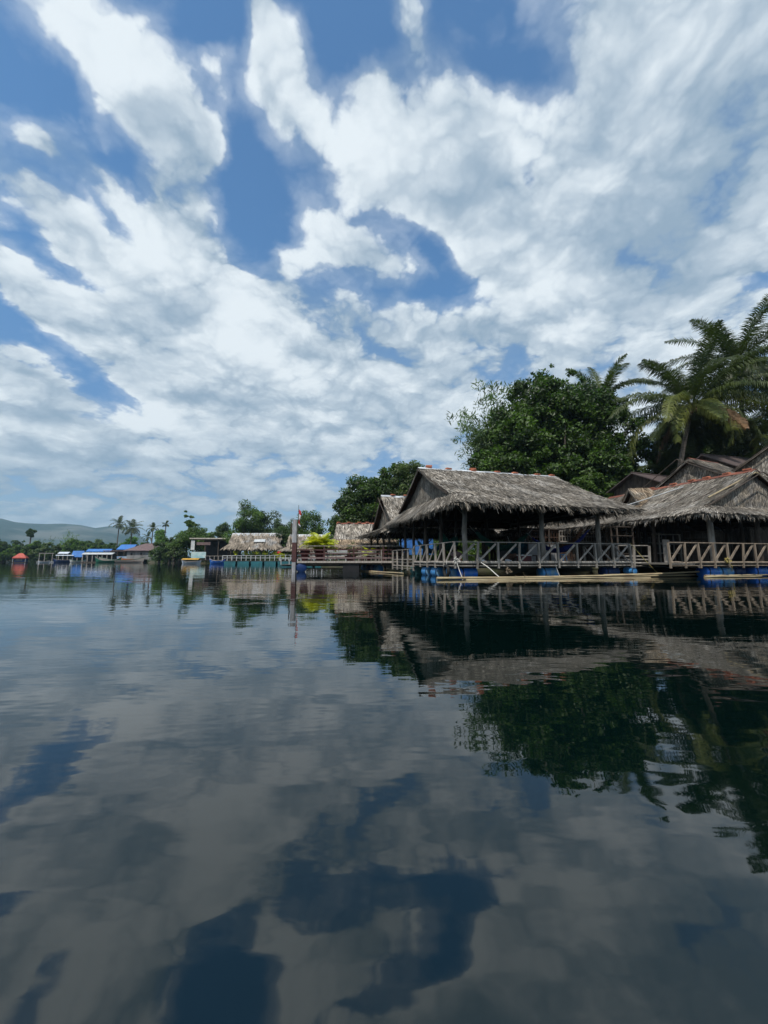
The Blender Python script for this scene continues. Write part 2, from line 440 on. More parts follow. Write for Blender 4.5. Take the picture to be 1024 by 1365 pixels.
# ------------------------------------------------------------------ ground, hills, water, haze
def shore(az):      # distance of the lake shore from the observer, azimuth in degrees, right positive
    pts = [(-180, 170), (-120, 200), (-80, 260), (-60, 262), (-45, 222), (-41, 208), (-35, 188), (-31.6, 172), (-30.4, 141), (-27, 117), (-22.5, 113), (-18.4, 95), (-12, 80), (-8, 63), (-3.5, 54), (3, 47), (10, 43),
           (18, 41), (26, 40), (34, 39), (42, 36), (50, 36), (70, 36), (100, 45), (140, 110), (180, 170)]
    return np.interp(az, [p[0] for p in pts], [p[1] for p in pts])
def polar(name, az, rr, hf, mat):
    AZ, RR = np.meshgrid(np.radians(az), rr, indexing='ij')
    X = RR * np.sin(AZ); Y = RR * np.cos(AZ); Zz = hf(np.degrees(AZ), RR, X, Y)
    n, m = X.shape
    i = np.arange(n - 1)[:, None] * m; j = np.arange(m - 1)[None]
    F = np.stack([i + j, i + m + j, i + m + j + 1, i + j + 1], -1).reshape(-1, 4)
    return MB().add(np.stack([X, Y, Zz], -1).reshape(-1, 3), F).build(name, mat, smooth=True)
def wob(x, y, f):
    return np.sin(x * f + 1.3) * np.cos(y * f * 1.27 + .4) + .5 * np.sin(x * f * 2.3 + y * f * 1.9) + .25 * np.cos(y * f * 5.1 - x * f * 3.7)
def ground_h(az, r, X, Y):
    d = r - shore(az) - 1.0 * wob(X, Y, .35)
    h = np.clip(d / 3.5, -1, 1)
    h = np.where(h > 0, h ** .7 * .75, h * 1.6)
    return h + np.where(d > 3, .25 * wob(X, Y, .05) + .25, 0)
g = polar('ground', np.linspace(-180, 180, 361), np.r_[np.linspace(1, 30, 6), np.linspace(32, 200, 85), np.geomspace(210, 6500, 22)], ground_h, M['soil'])
tag(g, kind='structure')

hl = material('hill_forest', (.016, .032, .022), (.040, .055, .038), .03, .95, tone=False, c3=(.12, .12, .10), scale3=.0035, spec=.05, coord='Object')
def hill_prof(az):   # skyline elevation in metres at 2.9 km
    pts = [(-90, 150), (-75, 230), (-62, 300), (-52, 340), (-47, 338), (-45, 318), (-44, 292), (-43, 282), (-41.5, 276), (-40, 280), (-38.5, 270), (-37, 246), (-35.5, 262), (-34, 250), (-32.5, 190), (-31, 120), (-29.5, 60), (-27, 20), (-20, 0)]
    return np.interp(az, [p[0] for p in pts], [p[1] for p in pts]) * np.maximum(.5, np.cos(np.radians(az)))
def hills_h(az, r, X, Y):
    t = np.clip((r - 1500) / 1400, 0, 1); back = np.clip((3900 - r) / 900, 0, 1)
    ridges = wob(X, Y, .006) * 14 + wob(X, Y, .019) * 5
    e = t ** 1.4 * np.minimum(1, back)
    return hill_prof(az) * e + ridges * np.clip(t * (1 - t) * 4, 0, 1) * np.clip(hill_prof(az) / 120, 0, 1) + 1.0 - 6 * (t == 0)
h = polar('hills', np.linspace(-100, -20, 180), np.linspace(1450, 3800, 44), hills_h, hl)
tag(h, kind='structure')

wm = bpy.data.materials.new('lake_water'); wm.use_nodes = True
t = NT(wm.node_tree); b = wm.node_tree.nodes['Principled BSDF']
b.inputs['Base Color'].default_value = (.0007, .0048, .0042, 1)
b.inputs['Roughness'].default_value = .02
b.inputs['IOR'].default_value = 1.7
pos = t.node('ShaderNodeNewGeometry').outputs['Position']
w1 = t.noise(t.mapping(pos, rot=(0, 0, .35), scale=(.16, .42, 1)), 1.0, 3, .5)
w2 = t.noise(t.mapping(pos, rot=(0, 0, -.12), scale=(1.1, 2.6, 1)), 1.0, 3, .55)
w3 = t.noise(t.mapping(pos, rot=(0, 0, .1), scale=(4.5, 9.0, 1)), 1.0, 2, .5)
calm = t.ramp(t.noise(t.mapping(pos, rot=(0, 0, .5), scale=(.03, .11, 1)), 1.0, 3, .5), .42, .62, .10, 1.0)
hgt = t.math('MULTIPLY_ADD', w1, .019, t.math('MULTIPLY', w2, .0036))
hgt = t.math('ADD', hgt, t.math('MULTIPLY', w3, t.math('MULTIPLY', calm, .0017)))
bp = t.node('ShaderNodeBump'); bp.inputs['Strength'].default_value = 1.0; bp.inputs['Distance'].default_value = 1.0
t.put(bp.inputs['Height'], hgt); t.put(b.inputs['Normal'], bp.outputs[0])
wv = [(-6600, -6600, 0), (6600, -6600, 0), (6600, 6600, 0), (-6600, 6600, 0)]
water = MB().add(wv, [[0, 1, 2, 3]]).build('water', wm)
tag(water, kind='structure')

hm = bpy.data.materials.new('haze_air'); hm.use_nodes = True
hn = hm.node_tree; hn.nodes.remove(hn.nodes['Principled BSDF'])
pv = hn.nodes.new('ShaderNodeVolumePrincipled')
pv.inputs['Color'].default_value = (.52, .80, 1.0, 1); pv.inputs['Density'].default_value = .00020
pv.inputs['Anisotropy'].default_value = .2
hn.links.new(pv.outputs[0], hn.nodes['Material Output'].inputs['Volume'])
hz = MB().box((0, 0, 160), (13600, 13600, 328)).build('haze', hm); tag(hz, kind='stuff')
hz.visible_shadow = True

# ------------------------------------------------------------------ thatch
def strips(mb, P, D, N, L, Wd, tone, rng, lift=.02, bend=.03):
    n = len(P); L = np.broadcast_to(L, (n,))[:, None]; Wd = np.broadcast_to(Wd, (n,))[:, None]
    S = unit(np.cross(D, N))
    a = P; b_ = P + D * L * .55 + N * lift; c = P + D * L + N * (lift - bend * rng.random((n, 1)))
    V = np.stack([a - S * Wd * .5, a + S * Wd * .5, b_ - S * Wd * .45, b_ + S * Wd * .45, c - S * Wd * .15, c + S * Wd * .15], 1)
    i = np.arange(n)[:, None] * 6
    F = np.concatenate([i + [0, 1, 3, 2], i + [2, 3, 5, 4]])
    mb.add(V.reshape(-1, 3), F, np.r_[tone, tone])

def patch_pts(rows, u, v):
    fs = np.array([r[0] for r in rows]); Lp = np.array([r[1] for r in rows]); Rp = np.array([r[2] for r in rows])
    l = np.stack([np.interp(v, fs, Lp[:, k]) for k in range(3)], -1); r = np.stack([np.interp(v, fs, Rp[:, k]) for k in range(3)], -1)
    return l + (r - l) * u[..., None]

def roof_patch(mb, rows, seed, course=.17, du=.06, L=.46, wd=.06, tone=(.4, 1.5), fringe=.5, sag=.0, under=None):
    """one slope of a thatched roof: a sheet with thickness and courses of separate leaf blades laid over it"""
    rng = np.random.default_rng(seed)
    fs = [r[0] for r in rows]
    top = np.array([rows[0][1], rows[0][2]]); bot = np.array([rows[-1][1], rows[-1][2]])
    hgt = np.linalg.norm(bot.mean(0) - top.mean(0)); wid = max(np.linalg.norm(bot[1] - bot[0]), np.linalg.norm(top[1] - top[0]))
    nu = max(2, int(wid / .5)); vs = np.unique(np.r_[np.linspace(0, 1, 9), fs])
    U, Vv = np.meshgrid(np.linspace(0, 1, nu + 1), vs)
    G = patch_pts(rows, U, Vv)
    nrm = unit(np.cross(top[1] - top[0], bot.mean(0) - top.mean(0))); 
    if nrm[2] < 0: nrm = -nrm
    G = G + nrm * (rng.random(U.shape)[..., None] - .5) * .07
    m, k = U.shape; i = np.arange(m - 1)[:, None] * k; j = np.arange(k - 1)[None]
    F = np.stack([i + j, i + j + 1, i + k + j + 1, i + k + j], -1).reshape(-1, 4)
    mb.add(G.reshape(-1, 3), F, rng.uniform(.5, .8, len(F)))
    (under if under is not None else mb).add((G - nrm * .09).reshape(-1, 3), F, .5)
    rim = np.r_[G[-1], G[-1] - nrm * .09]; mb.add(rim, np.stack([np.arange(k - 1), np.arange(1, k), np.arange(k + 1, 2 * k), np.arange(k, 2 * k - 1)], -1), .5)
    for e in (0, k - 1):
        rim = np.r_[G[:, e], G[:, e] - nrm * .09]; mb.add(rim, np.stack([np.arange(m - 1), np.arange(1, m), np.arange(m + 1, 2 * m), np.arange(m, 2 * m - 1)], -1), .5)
    nv = max(2, int(hgt / course)); nn = int(wid / du)
    v = np.repeat(np.linspace(-.01, .985, nv), nn) + rng.normal(0, .012, nv * nn); v = np.clip(v, 0, .995)
    u = rng.random(nv * nn)
    P = patch_pts(rows, u, v); P2 = patch_pts(rows, u, np.minimum(v + .03, 1.0)); P0 = patch_pts(rows, u, np.maximum(v - .03, 0))
    D = unit(P2 - P0)
    side = unit(np.broadcast_to(bot[1] - bot[0], P.shape))
    D = unit(D + side * rng.normal(.12, .22, (len(P), 1)))
    N = unit(np.cross(side, D)); N = np.where(N[:, 2:] < 0, -N, N)
    patchy = 1 + .26 * wob(P[:, 0] + seed, P[:, 1] + P[:, 2], 1.1)
    tn = rng.uniform(tone[0], tone[1], len(P)) * patchy
    tn *= np.where(rng.random(len(P)) < .09, 1.5, 1) * np.where(rng.random(len(P)) < .2, .4, 1)
    strips(mb, P + N * rng.uniform(.0, .06, (len(P), 1)), D, N, L * rng.uniform(.7, 1.25, len(P)), wd * rng.uniform(.6, 1.3, len(P)), tn, rng)
    if fringe:
        n2 = int(wid / (du * .28)); u = rng.random(n2); clump = .5 + .5 * np.sin(u * wid * 5 + seed) * np.sin(u * wid * 13.7)
        P = patch_pts(rows, u, np.full(n2, .985)); Pm = patch_pts(rows, u, np.full(n2, .93))
        D = unit(unit(P - Pm) * .7 + V3(0, 0, -1) * rng.uniform(.3, 1.3, (n2, 1)) + side[:1] * rng.normal(.1, .25, (n2, 1)))
        N = unit(np.cross(side[:1], D)); N = np.where(N[:, 2:] < 0, -N, N)
        strips(mb, P - nrm * rng.uniform(0, .07, (n2, 1)), D, N, fringe * rng.uniform(.35, 1.0, n2) * (.55 + .75 * clump ** 2), wd * rng.uniform(.3, .75, n2), rng.uniform(.45, 1.3, n2), rng)

def gable_patch(mb, a, b, apex, seed, du=.05, L=.5, wd=.05, tone=(.5, 1.1)):
    """thatched triangle closing a roof end"""
    rng = np.random.default_rng(seed); a, b, apex = map(np.array, (a, b, apex))
    n = unit(np.cross(b - a, apex - a)); 
    mb.add([a, b, apex], [[0, 1, 2]], .5); mb.add([a - n * .06, b - n * .06, apex - n * .06], [[0, 1, 2]], .45)
    wid = np.linalg.norm(b - a); h = np.linalg.norm(apex - (a + b) / 2)
    m = int(wid * h / 2 / (du * .12)); u = rng.random(m); v = 1 - np.sqrt(rng.random(m))
    P = (a + (b - a) * u[:, None]) * (1 - v[:, None]) + apex * v[:, None]
    for sgn in (1, -1):
        D = unit(V3(0, 0, -1) + unit(b - a) * rng.normal(.15, .3, (m, 1)))
        N = np.broadcast_to(n * sgn, P.shape)
        strips(mb, P + N * rng.uniform(.01, .07, (m, 1)) + V3(0, 0, .05), D, N, L * rng.uniform(.4, .9, m) * np.clip((P[:, 2] - min(a[2], b[2])) / L + .45, .3, 1)[:, ], wd * .8, rng.uniform(*tone, m), rng)

def pavilion(label, loc, rz, e, r, gab, zz, posts=(), seed=1, q=1.0, mat='thatch', name='thatched_pavilion', cat='pavilion', cap='flashing', capr=.09,
             deck=None, sag=.16, group=None, post_r=.09, fringe=.5, post_base=.7, gtone=(.55, 1.45), tone=(.4, 1.5), braces=True, gmat=None, gables=(True, True), floor='deck', wd=.046):
    """e = eave rectangle (s0,s1,t0,t1); r = ridge (s0,s1); gab = gable walls' s; zz = (eave z, gable foot z, ridge z)"""
    T = thing(name, label, cat, loc, rz, group)
    s0, s1, t0, t1 = e; ze, zg, zr = zz; tm = (t0 + t1) / 2
    fg = (zr - zg) / (zr - ze)
    def P(s, f, t_end, lift=0): return (s, tm + (t_end - tm) * f, zr + (ze - zr) * f - sag * math.sin(math.pi * f) + lift)
    roof = MB(); und = MB()
    for te, sd in ((t0, 1), (t1, 2)):
        if te == t1 and q < .35: qq = q * .5
        else: qq = q
        k = 1 / math.sqrt(qq)
        rows = [(0, P(r[0], 0, te), P(r[1], 0, te)), (fg * .5, P(r[0], fg * .5, te), P(r[1], fg * .5, te)), (fg, P(r[0] + .02, fg, te), P(r[1] - .02, fg, te)),
                (fg + .03, P(gab[0] - .15, fg + .03, te), P(gab[1] + .15, fg + .03, te)), ((1 + fg) / 2, P((gab[0] + s0) / 2, (1 + fg) / 2, te), P((gab[1] + s1) / 2, (1 + fg) / 2, te)), (1, P(s0, 1, te), P(s1, 1, te))]
        roof_patch(roof, rows, seed * 10 + sd, .16 * k, .055 * k, .46 * min(k, 1.6), wd * k, tone, fringe, under=und)
    k = 1 / math.sqrt(q)
    for ge, ee, sd in ((gab[0], s0, 3), (gab[1], s1, 4)):
        a = P(ge, fg, t0, .02); b = P(ge, fg, t1, .02); c = (ee, t0, ze); d = (ee, t1, ze)
        roof_patch(roof, [(0, a, b), (1, c, d)], seed * 10 + sd, .13 * k, .055 * k, .42 * min(k, 1.6), wd * k, tone, fringe, under=und)
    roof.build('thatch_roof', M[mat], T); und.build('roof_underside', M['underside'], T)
    for gi, (ge, sg) in enumerate(((gab[0], 1), (gab[1], -1))):
        if not gables[gi]: continue
        gm = MB(); f1 = fg - .03
        gable_patch(gm, P(ge + sg * .12, f1, t0, -.10), P(ge + sg * .12, f1, t1, -.10), (ge + sg * .12, tm, zr - .14), seed * 7 + gi, .05 * k, .5, wd * k, gtone)
        gm.build('gable_wall', M[gmat or mat], T)
        vb = MB(); re = r[gi]
        for te in (t0, t1):
            pts = [P(re + sg * .03, f, te, -.06) for f in np.linspace(0, fg, 7)]
            for i in range(6): vb.beam(pts[i], pts[i + 1], .05, .12, tone=1.0)
        vb.build('verge_board', M['wood_dark' if mat == 'thatch' else 'wood'], T)
    if cap:
        cm = MB(); rng = np.random.default_rng(seed)
        ns = max(3, int((r[1] - r[0]) / .8)); xs = np.linspace(r[0] + .02, r[1] - .02, ns + 1)
        for i in range(ns):
            dz = rng.normal(0, .012); w = capr * 2.2
            for sg in (-1, 1):
                sl = (zr - ze) / abs(tm - t0)
                V = [(xs[i] - .03, tm, zr + .075 + dz), (xs[i + 1] + .03, tm, zr + .075 + dz), (xs[i + 1] + .03, tm + sg * w, zr + .06 - w * sl + dz), (xs[i] - .03, tm + sg * w, zr + .06 - w * sl + dz)]
                cm.add(V + [(x, y, z - .012) for x, y, z in V], [[0, 1, 2, 3], [4, 5, 6, 7], [0, 1, 5, 4], [2, 3, 7, 6], [0, 3, 7, 4], [1, 2, 6, 5]], rng.uniform(.7, 1.2))
        cm.build('ridge_cap', M[cap], T)
    fr = MB()
    for te in (t0, t1):
        tt = te + (tm - te) * .2; zt = ze + (zr - ze) * .2 - sag * .6 - .12
        fr.tube([(s0 + .5, tt, zt), (s1 - .5, tt, zt)], .055, 6)
        for s in np.arange(s0 + .8, s1 - .5, 1.3): fr.tube([(s, te + (tm - te) * .03, ze - .12), (s, tm, zr - .18)], .03, 5)
    for s in (s0 + .9, s1 - .9): fr.tube([(s, t0 + .9, ze + .1), (s, t1 - .9, ze + .1)], .05, 6)
    fr.build('roof_frame', M['wood_dark'], T)
    for (ps, pt, pz, pr, pm) in [tuple(p) + (None,) * (5 - len(p)) for p in posts]:
        pz = pz or ze + .15; pr = pr or post_r
        rng = np.random.default_rng(int(abs(ps * 97 + pt * 31)) + seed); j = rng.normal(0, .02, (5, 2))
        pm_ = MB().tube([(ps + j[i, 0], pt + j[i, 1], post_base - .12 + (pz - post_base + .12) * i / 4) for i in range(5)], pr * np.array([1.08, 1, 1.03, .95, .92]), 9)
        if braces:
            for sg in (-1, 1): pm_.beam((ps, pt, pz - .75), (ps + sg * .6, pt, pz - .1), .055, .055, tone=.8)
        pm_.build('post', M[pm or 'wood_dark'], T)
    return T

def railing(parent, p0, p1, z, h=.95, nb=9, diag=1, mat='wood', log=.075, seed=0, braces=True, top=.045, low=None, end=(True, True), stub=.26, postw=.085):
    rng = np.random.default_rng(seed)
    p0 = np.array(p0, float); p1 = np.array(p1, float); d = p1 - p0
    R = MB().beam(p0 + V3(0, 0, z + h), p1 + V3(0, 0, z + h), .07, top).build('railing', M[mat], parent)
    q = np.linspace(0, 1, 9)[:, None]
    MB().tube(p0 + d * q + V3(0, 0, z) + np.c_[np.zeros(9), np.zeros(9), rng.normal(0, .008, 9)], log * (1 + rng.normal(0, .06, 9)), 8).build('deck_beam', M[mat], R, True)
    MB().tube(p0 + d * q + V3(0, 0, z - .15), log * .55, 6, tone=.8).build('deck_beam', M[mat], R, True)
    n = unit(V3(d[1], -d[0], 0))
    for i in range(nb + 1):
        if (i == 0 and not end[0]) or (i == nb and not end[1]): continue
        p = p0 + d * i / nb + n * .03; sl = rng.normal(0, .032, 3) * V3(1, 1, 0)
        MB().beam(p + V3(0, 0, z - stub), p + V3(0, 0, z + h - top / 2) + sl, postw * rng.uniform(.9, 1.15), tone=rng.uniform(.8, 1.1)).build('rail_post', M[mat], R)
    if braces:
        for i in range(nb):
            a = p0 + d * (i + .10) / nb; b_ = p0 + d * (i + .93) / nb
            if diag < 0: a, b_ = p0 + d * (i + .93) / nb, p0 + d * (i + .08) / nb
            MB().beam(a + V3(0, 0, z + .06) - n * .03, b_ + V3(0, 0, z + h - .07) - n * .03, .045, .085 * rng.uniform(.85, 1.15), tone=rng.uniform(.9, 1.15)).build('brace', M['wood_pale' if mat == 'wood' else mat], R)
    if low is not None:
        for lz in low: MB().beam(p0 + V3(0, 0, z + lz), p1 + V3(0, 0, z + lz), .04, .06).build('rail', M[mat], R)
    return R

def deck_slab(parent, s0, s1, t0, t1, z=.7, mat='deck', step=.22, along='t'):
    rng = np.random.default_rng(3); mb = MB()
    if along == 't':
        for s in np.arange(s0, s1, step): mb.box((s + step / 2, (t0 + t1) / 2, z - .03 + rng.normal(0, .003)), (step - .015, t1 - t0, .04), tone=rng.uniform(.75, 1.2))
    else:
        for s in np.arange(t0, t1, step): mb.box(((s0 + s1) / 2, s + step / 2, z - .03 + rng.normal(0, .003)), (s1 - s0, step - .015, .04), tone=rng.uniform(.75, 1.2))
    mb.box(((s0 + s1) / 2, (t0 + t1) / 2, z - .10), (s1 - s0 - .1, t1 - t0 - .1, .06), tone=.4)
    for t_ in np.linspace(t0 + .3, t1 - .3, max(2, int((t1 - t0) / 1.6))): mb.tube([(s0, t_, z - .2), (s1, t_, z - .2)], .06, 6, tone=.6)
    return mb.build('deck_floor', M[mat], parent)

def drum_proto(mat, n=22):
    R, L = .29, .88
    prof = [(.0, -L / 2), (R * .9, -L / 2), (R * .97, -L / 2 + .015), (R, -L / 2 + .05), (R * .985, -L / 2 + .08)]
    for c in (-.15, .15): prof += [(R * .985, c - .035), (R * 1.03, c - .015), (R * 1.03, c + .015), (R * .985, c + .035)]
    prof += [(R * .985, L / 2 - .08), (R, L / 2 - .05), (R * .97, L / 2 - .015), (R * .9, L / 2), (0, L / 2)]
    return prof
DRUMS = 'plastic drums floating the decks'
def drum(label, s, t, z=.2, along='s', mat='drum', straps=True, wf=ST, extra=0.0, scale=1.0):
    p = wf(s, t, z); rz = ROT + (0 if along == 's' else math.pi / 2) + extra
    T = thing('plastic_drum', label, 'drum', p, rz, DRUMS)
    MB().lathe([(a * scale, b_ * scale) for a, b_ in drum_proto(mat)], 22, axis='x').build('barrel', M[mat], T, True)
    if straps:
        for x in (-.3,): MB().lathe([(.295 * scale, x - .02), (.305 * scale, x - .02), (.305 * scale, x + .02), (.295 * scale, x + .02)], 22, axis='x').build('strap', M['strap'], T, True)
    return T

# ------------------------------------------------------------------ foliage
def leaf_cloud(mb, C, R, n, size, seed, flat=.75, up=.5, asp=.5, tone=(.6, 1.4), inner=.35):
    """leaf-sized faces scattered through clumps centred on C with radii R"""
    rng = np.random.default_rng(seed); C = np.array(C, float); R = np.array(R, float)
    w = R ** 2; k = rng.choice(len(C), n, p=w / w.sum())
    d = unit(rng.normal(size=(n, 3))); rad = (inner + (1 - inner) * rng.random(n) ** .6)[:, None]
    off = d * rad * R[k][:, None]; off[:, 2] *= flat
    P = C[k] + off
    N = unit(d * .55 + V3(0, 0, up) + rng.normal(0, .55, (n, 3)))
    T = unit(np.cross(N, rng.normal(size=(n, 3)))); B = np.cross(N, T)
    T = unit(T + V3(0, 0, -.35))
    s = (size * rng.uniform(.6, 1.35, n))[:, None]
    V = np.stack([P - T * s * .5, P + B * s * asp * .5, P + T * s * .5 - N * s * .12, P - B * s * asp * .5], 1).reshape(-1, 3)
    ctone = rng.uniform(.75, 1.25, len(C))
    mb.add(V, np.arange(4 * n).reshape(n, 4), rng.uniform(tone[0], tone[1], n) * ctone[k])

def clumps(ells, n, seed, rad=(.8, 1.6), shell=.55):
    rng = np.random.default_rng(seed); E = np.array(ells, float)
    w = E[:, 3] * E[:, 4] * E[:, 5]; k = rng.choice(len(E), n, p=w / w.sum())
    d = unit(rng.normal(size=(n, 3))); r = (shell + (1 - shell) * rng.random(n))[:, None]
    C = E[k, :3] + d * E[k, 3:6] * r
    return C, rng.uniform(rad[0], rad[1], n)

def tree(label, loc, ells, n_cl, n_leaf, size, mat, trunk=(.25, .12), name='broadleaf_tree', cat='tree', seed=1, rad=(.8, 1.6), group=None, limbs=7, flat=.75,
         asp=.5, shell=.5, tmat='bark', up=.5, tone=(.6, 1.4), inner=.35, lean=(0, 0), stems=1, ragged=0):
    """ells: (x, y, z, rx, ry, rz) crown lobes relative to the foot"""
    T = thing(name, label, cat, loc, 0, group)
    C, R = clumps(ells, n_cl, seed, rad, shell)
    if ragged:
        C2, R2 = clumps([(a, b, c, d * 1.1, e * 1.1, f_ * 1.1) for a, b, c, d, e, f_ in ells], ragged, seed + 3, (rad[0] * .35, rad[0] * .9), .85)
        C = np.vstack([C, C2]); R = np.r_[R, R2]
    mb = MB(); leaf_cloud(mb, C, R, n_leaf, size, seed, flat, up, asp, tone, inner); mb.build('crown', M[mat], T)
    tb = MB(); rng = np.random.default_rng(seed + 5); E = np.array(ells, float); cz = E[:, 2].mean(); top = E[:, 2].max(); cx, cy = (E[:, 0].mean(), E[:, 1].mean())
    low = (E[:, 2] - E[:, 5]).min()
    for st in range(stems):
        o = rng.normal(0, .5, 2) if stems > 1 else np.zeros(2)
        fork = V3(cx * .5 + o[0], cy * .5 + o[1], max(low * .9, cz * .4))
        q = np.linspace(0, 1, 6)[:, None]
        pts = V3(o[0] * .3, o[1] * .3, -.6) * (1 - q) + fork * q + np.c_[rng.normal(0, .06, (6, 2)), np.zeros(6)]
        tb.tube(pts, np.linspace(trunk[0] * 1.3, trunk[0] * .8, 6), 8)
        for i in rng.choice(len(C), min(limbs, len(C)), replace=False):
            e = C[i]; mid = (fork + e) / 2 + V3(0, 0, -.3) + rng.normal(0, .3, 3)
            tb.tube([fork - V3(0, 0, .3), fork * .6 + mid * .4, mid, mid * .4 + e * .6, e], np.linspace(trunk[0] * .6, trunk[1] * .2, 5), 6)
    tb.build('trunk', M[tmat], T)
    return T

def frond(mb, base, az, el, L, droop, n=60, w=.045, ll=.75, rng=None, tone=1.0, hang=.5, twist=0.0, mi=0):
    """feather palm leaf: arching midrib with leaflets on both sides"""
    k = 14; q = np.linspace(0, 1, k); h = V3(math.sin(az), math.cos(az), 0)
    ang = el - droop * q ** 1.3
    seg = L / (k - 1); pts = np.zeros((k, 3))
    for i in range(1, k): pts[i] = pts[i - 1] + seg * (h * math.cos(ang[i]) + V3(0, 0, 1) * math.sin(ang[i]))
    side0 = V3(math.cos(az), -math.sin(az), 0)
    pts = pts + side0 * (twist * q[:, None] ** 2) + np.array(base)
    mb.tube(pts, np.linspace(.045, .008, k), 5, tone=tone * 1.15, mi=mi)
    u = np.linspace(.12, .995, n)
    P = np.stack([np.interp(u, q, pts[:, i]) for i in range(3)], -1); Tn = unit(np.stack([np.interp(u, q, unit(np.gradient(pts, axis=0))[:, i]) for i in range(3)], -1))
    S = unit(np.cross(Tn, V3(0, 0, 1)) + 1e-6); Nn = np.cross(S, Tn)
    prof = ll * (.35 + .65 * np.sin(np.pi * np.clip(u * .92 + .04, 0, 1)) ** .6) * np.where(u > .85, 1 - (u - .85) * 3.5, 1)
    for sg in (-1, 1):
        le = (prof * rng.uniform(.8, 1.1, n))[:, None]
        d1 = unit(S * sg + Tn * rng.uniform(.35, .7, (n, 1)) + Nn * rng.normal(.12, .14, (n, 1)))
        d2 = unit(d1 * (1 - hang) + V3(0, 0, -1) * hang * rng.uniform(.5, 1.3, (n, 1)))
        a = P; m_ = P + d1 * le * .45; e = m_ + d2 * le * .55
        wv_ = Tn * w * .5
        V = np.stack([a - wv_ * .6, a + wv_ * .6, m_ - wv_, m_ + wv_, e - wv_ * .15, e + wv_ * .15], 1).reshape(-1, 3)
        i = np.arange(n)[:, None] * 6
        tt = rng.uniform(.75, 1.3, n) * tone
        mb.add(V, np.concatenate([i + [0, 1, 3, 2], i + [2, 3, 5, 4]]), np.r_[tt, tt], mi)

def palm(label, loc, top, fronds, L=4.6, seed=1, n=60, w=.045, ll=.8, tr=.17, name='coconut_palm', group=None, split=True, mat='frond', dead=0, nut=True, hang=.5, yellow=0):
    T = thing(name, label, 'palm tree', loc, 0, group); rng = np.random.default_rng(seed)
    top = np.array(top, float); q = np.linspace(0, 1, 12)[:, None]
    pts = top * q ** 1.0; pts[:, 0] = top[0] * q[:, 0] ** 1.6; pts[:, 1] = top[1] * q[:, 0] ** 1.6; pts[0, 2] = -.6
    MB().tube(pts, np.linspace(tr * 1.4, tr * .8, 12) * (1 + .05 * (np.arange(12) % 2)), 10, tone=1).build('trunk', M['bark_palm'], T, True)
    whole = MB()
    for i in range(fronds):
        f = i / max(1, fronds - 1)
        az = i * 2.39996 + rng.normal(0, .15)
        el = math.radians(84 - 118 * f ** .85) + rng.normal(0, .07); dr = .65 + 1.15 * min(1, f * 1.6) + rng.normal(0, .12)
        if f > .8: dr = .6
        ll_ = L * rng.uniform(.85, 1.08) * (.8 + .35 * math.sin(math.pi * min(1, f * 1.1 + .1)))
        mb = MB() if split else whole
        frond(mb, top + V3(math.sin(az) * .12, math.cos(az) * .12, .15), az, el, ll_, dr, n, w, ll, rng, rng.uniform(.8, 1.2), hang * (.6 + .7 * f), rng.normal(0, .35))
        if split:
            fm = mat
            if yellow and f > .45 and rng.random() < yellow: fm = 'frond_yellow'
            if dead and f > .95: fm = 'frond_brown'
            mb.build('frond', M[fm], T)
    if not split: whole.build('crown', M[mat], T)
    if nut:
        nb = MB()
        for i in range(9):
            a = rng.uniform(0, 6.28); nb.lathe([(0, -.13), (.09, -.09), (.12, 0), (.09, .09), (0, .13)], 8, top + V3(math.cos(a) * .28, math.sin(a) * .28, -.25 + rng.normal(0, .12)), tone=rng.uniform(.7, 1.2))
        for i in range(14):
            a = rng.uniform(0, 6.28); nb.tube([top + V3(math.cos(a) * .1, math.sin(a) * .1, -.2), top + V3(math.cos(a) * .35, math.sin(a) * .35, .5 + rng.normal(0, .2))], [.06, .02], 5)
        nb.build('fruit_cluster', M['frond_brown'], T)
    return T

def bamboo(label, loc, n, H, spread, seed, mat='leaf_bright', leaves=60, size=.35, name='bamboo_clump', droop=.5, group=None, culm=.035, asp=.2, az0=None):
    T = thing(name, label, 'bamboo', loc, 0, group); rng = np.random.default_rng(seed)
    st = MB(); lf = MB()
    for i in range(n):
        a = rng.uniform(0, 6.28) if az0 is None else az0 + rng.normal(0, .8)
        h = H * rng.uniform(.65, 1.05); q = np.linspace(0, 1, 9)
        r = spread * rng.uniform(.3, 1) * q ** 1.8
        pts = np.stack([np.cos(a) * r + rng.normal(0, .2), np.sin(a) * r + rng.normal(0, .2), h * (q - droop * .3 * q ** 4)], -1)
        st.tube(pts, np.linspace(culm, .008, 9), 5)
        C = pts[3:] + rng.normal(0, .25, (6, 3)); R = np.linspace(.85, .4, 6) * (H / 9)
        leaf_cloud(lf, C, R, leaves, size, seed * 100 + i, .8, .1, asp, inner=.1)
    st.build('culms', M['leaf_olive'], T); lf.build('foliage', M[mat], T)
    return T

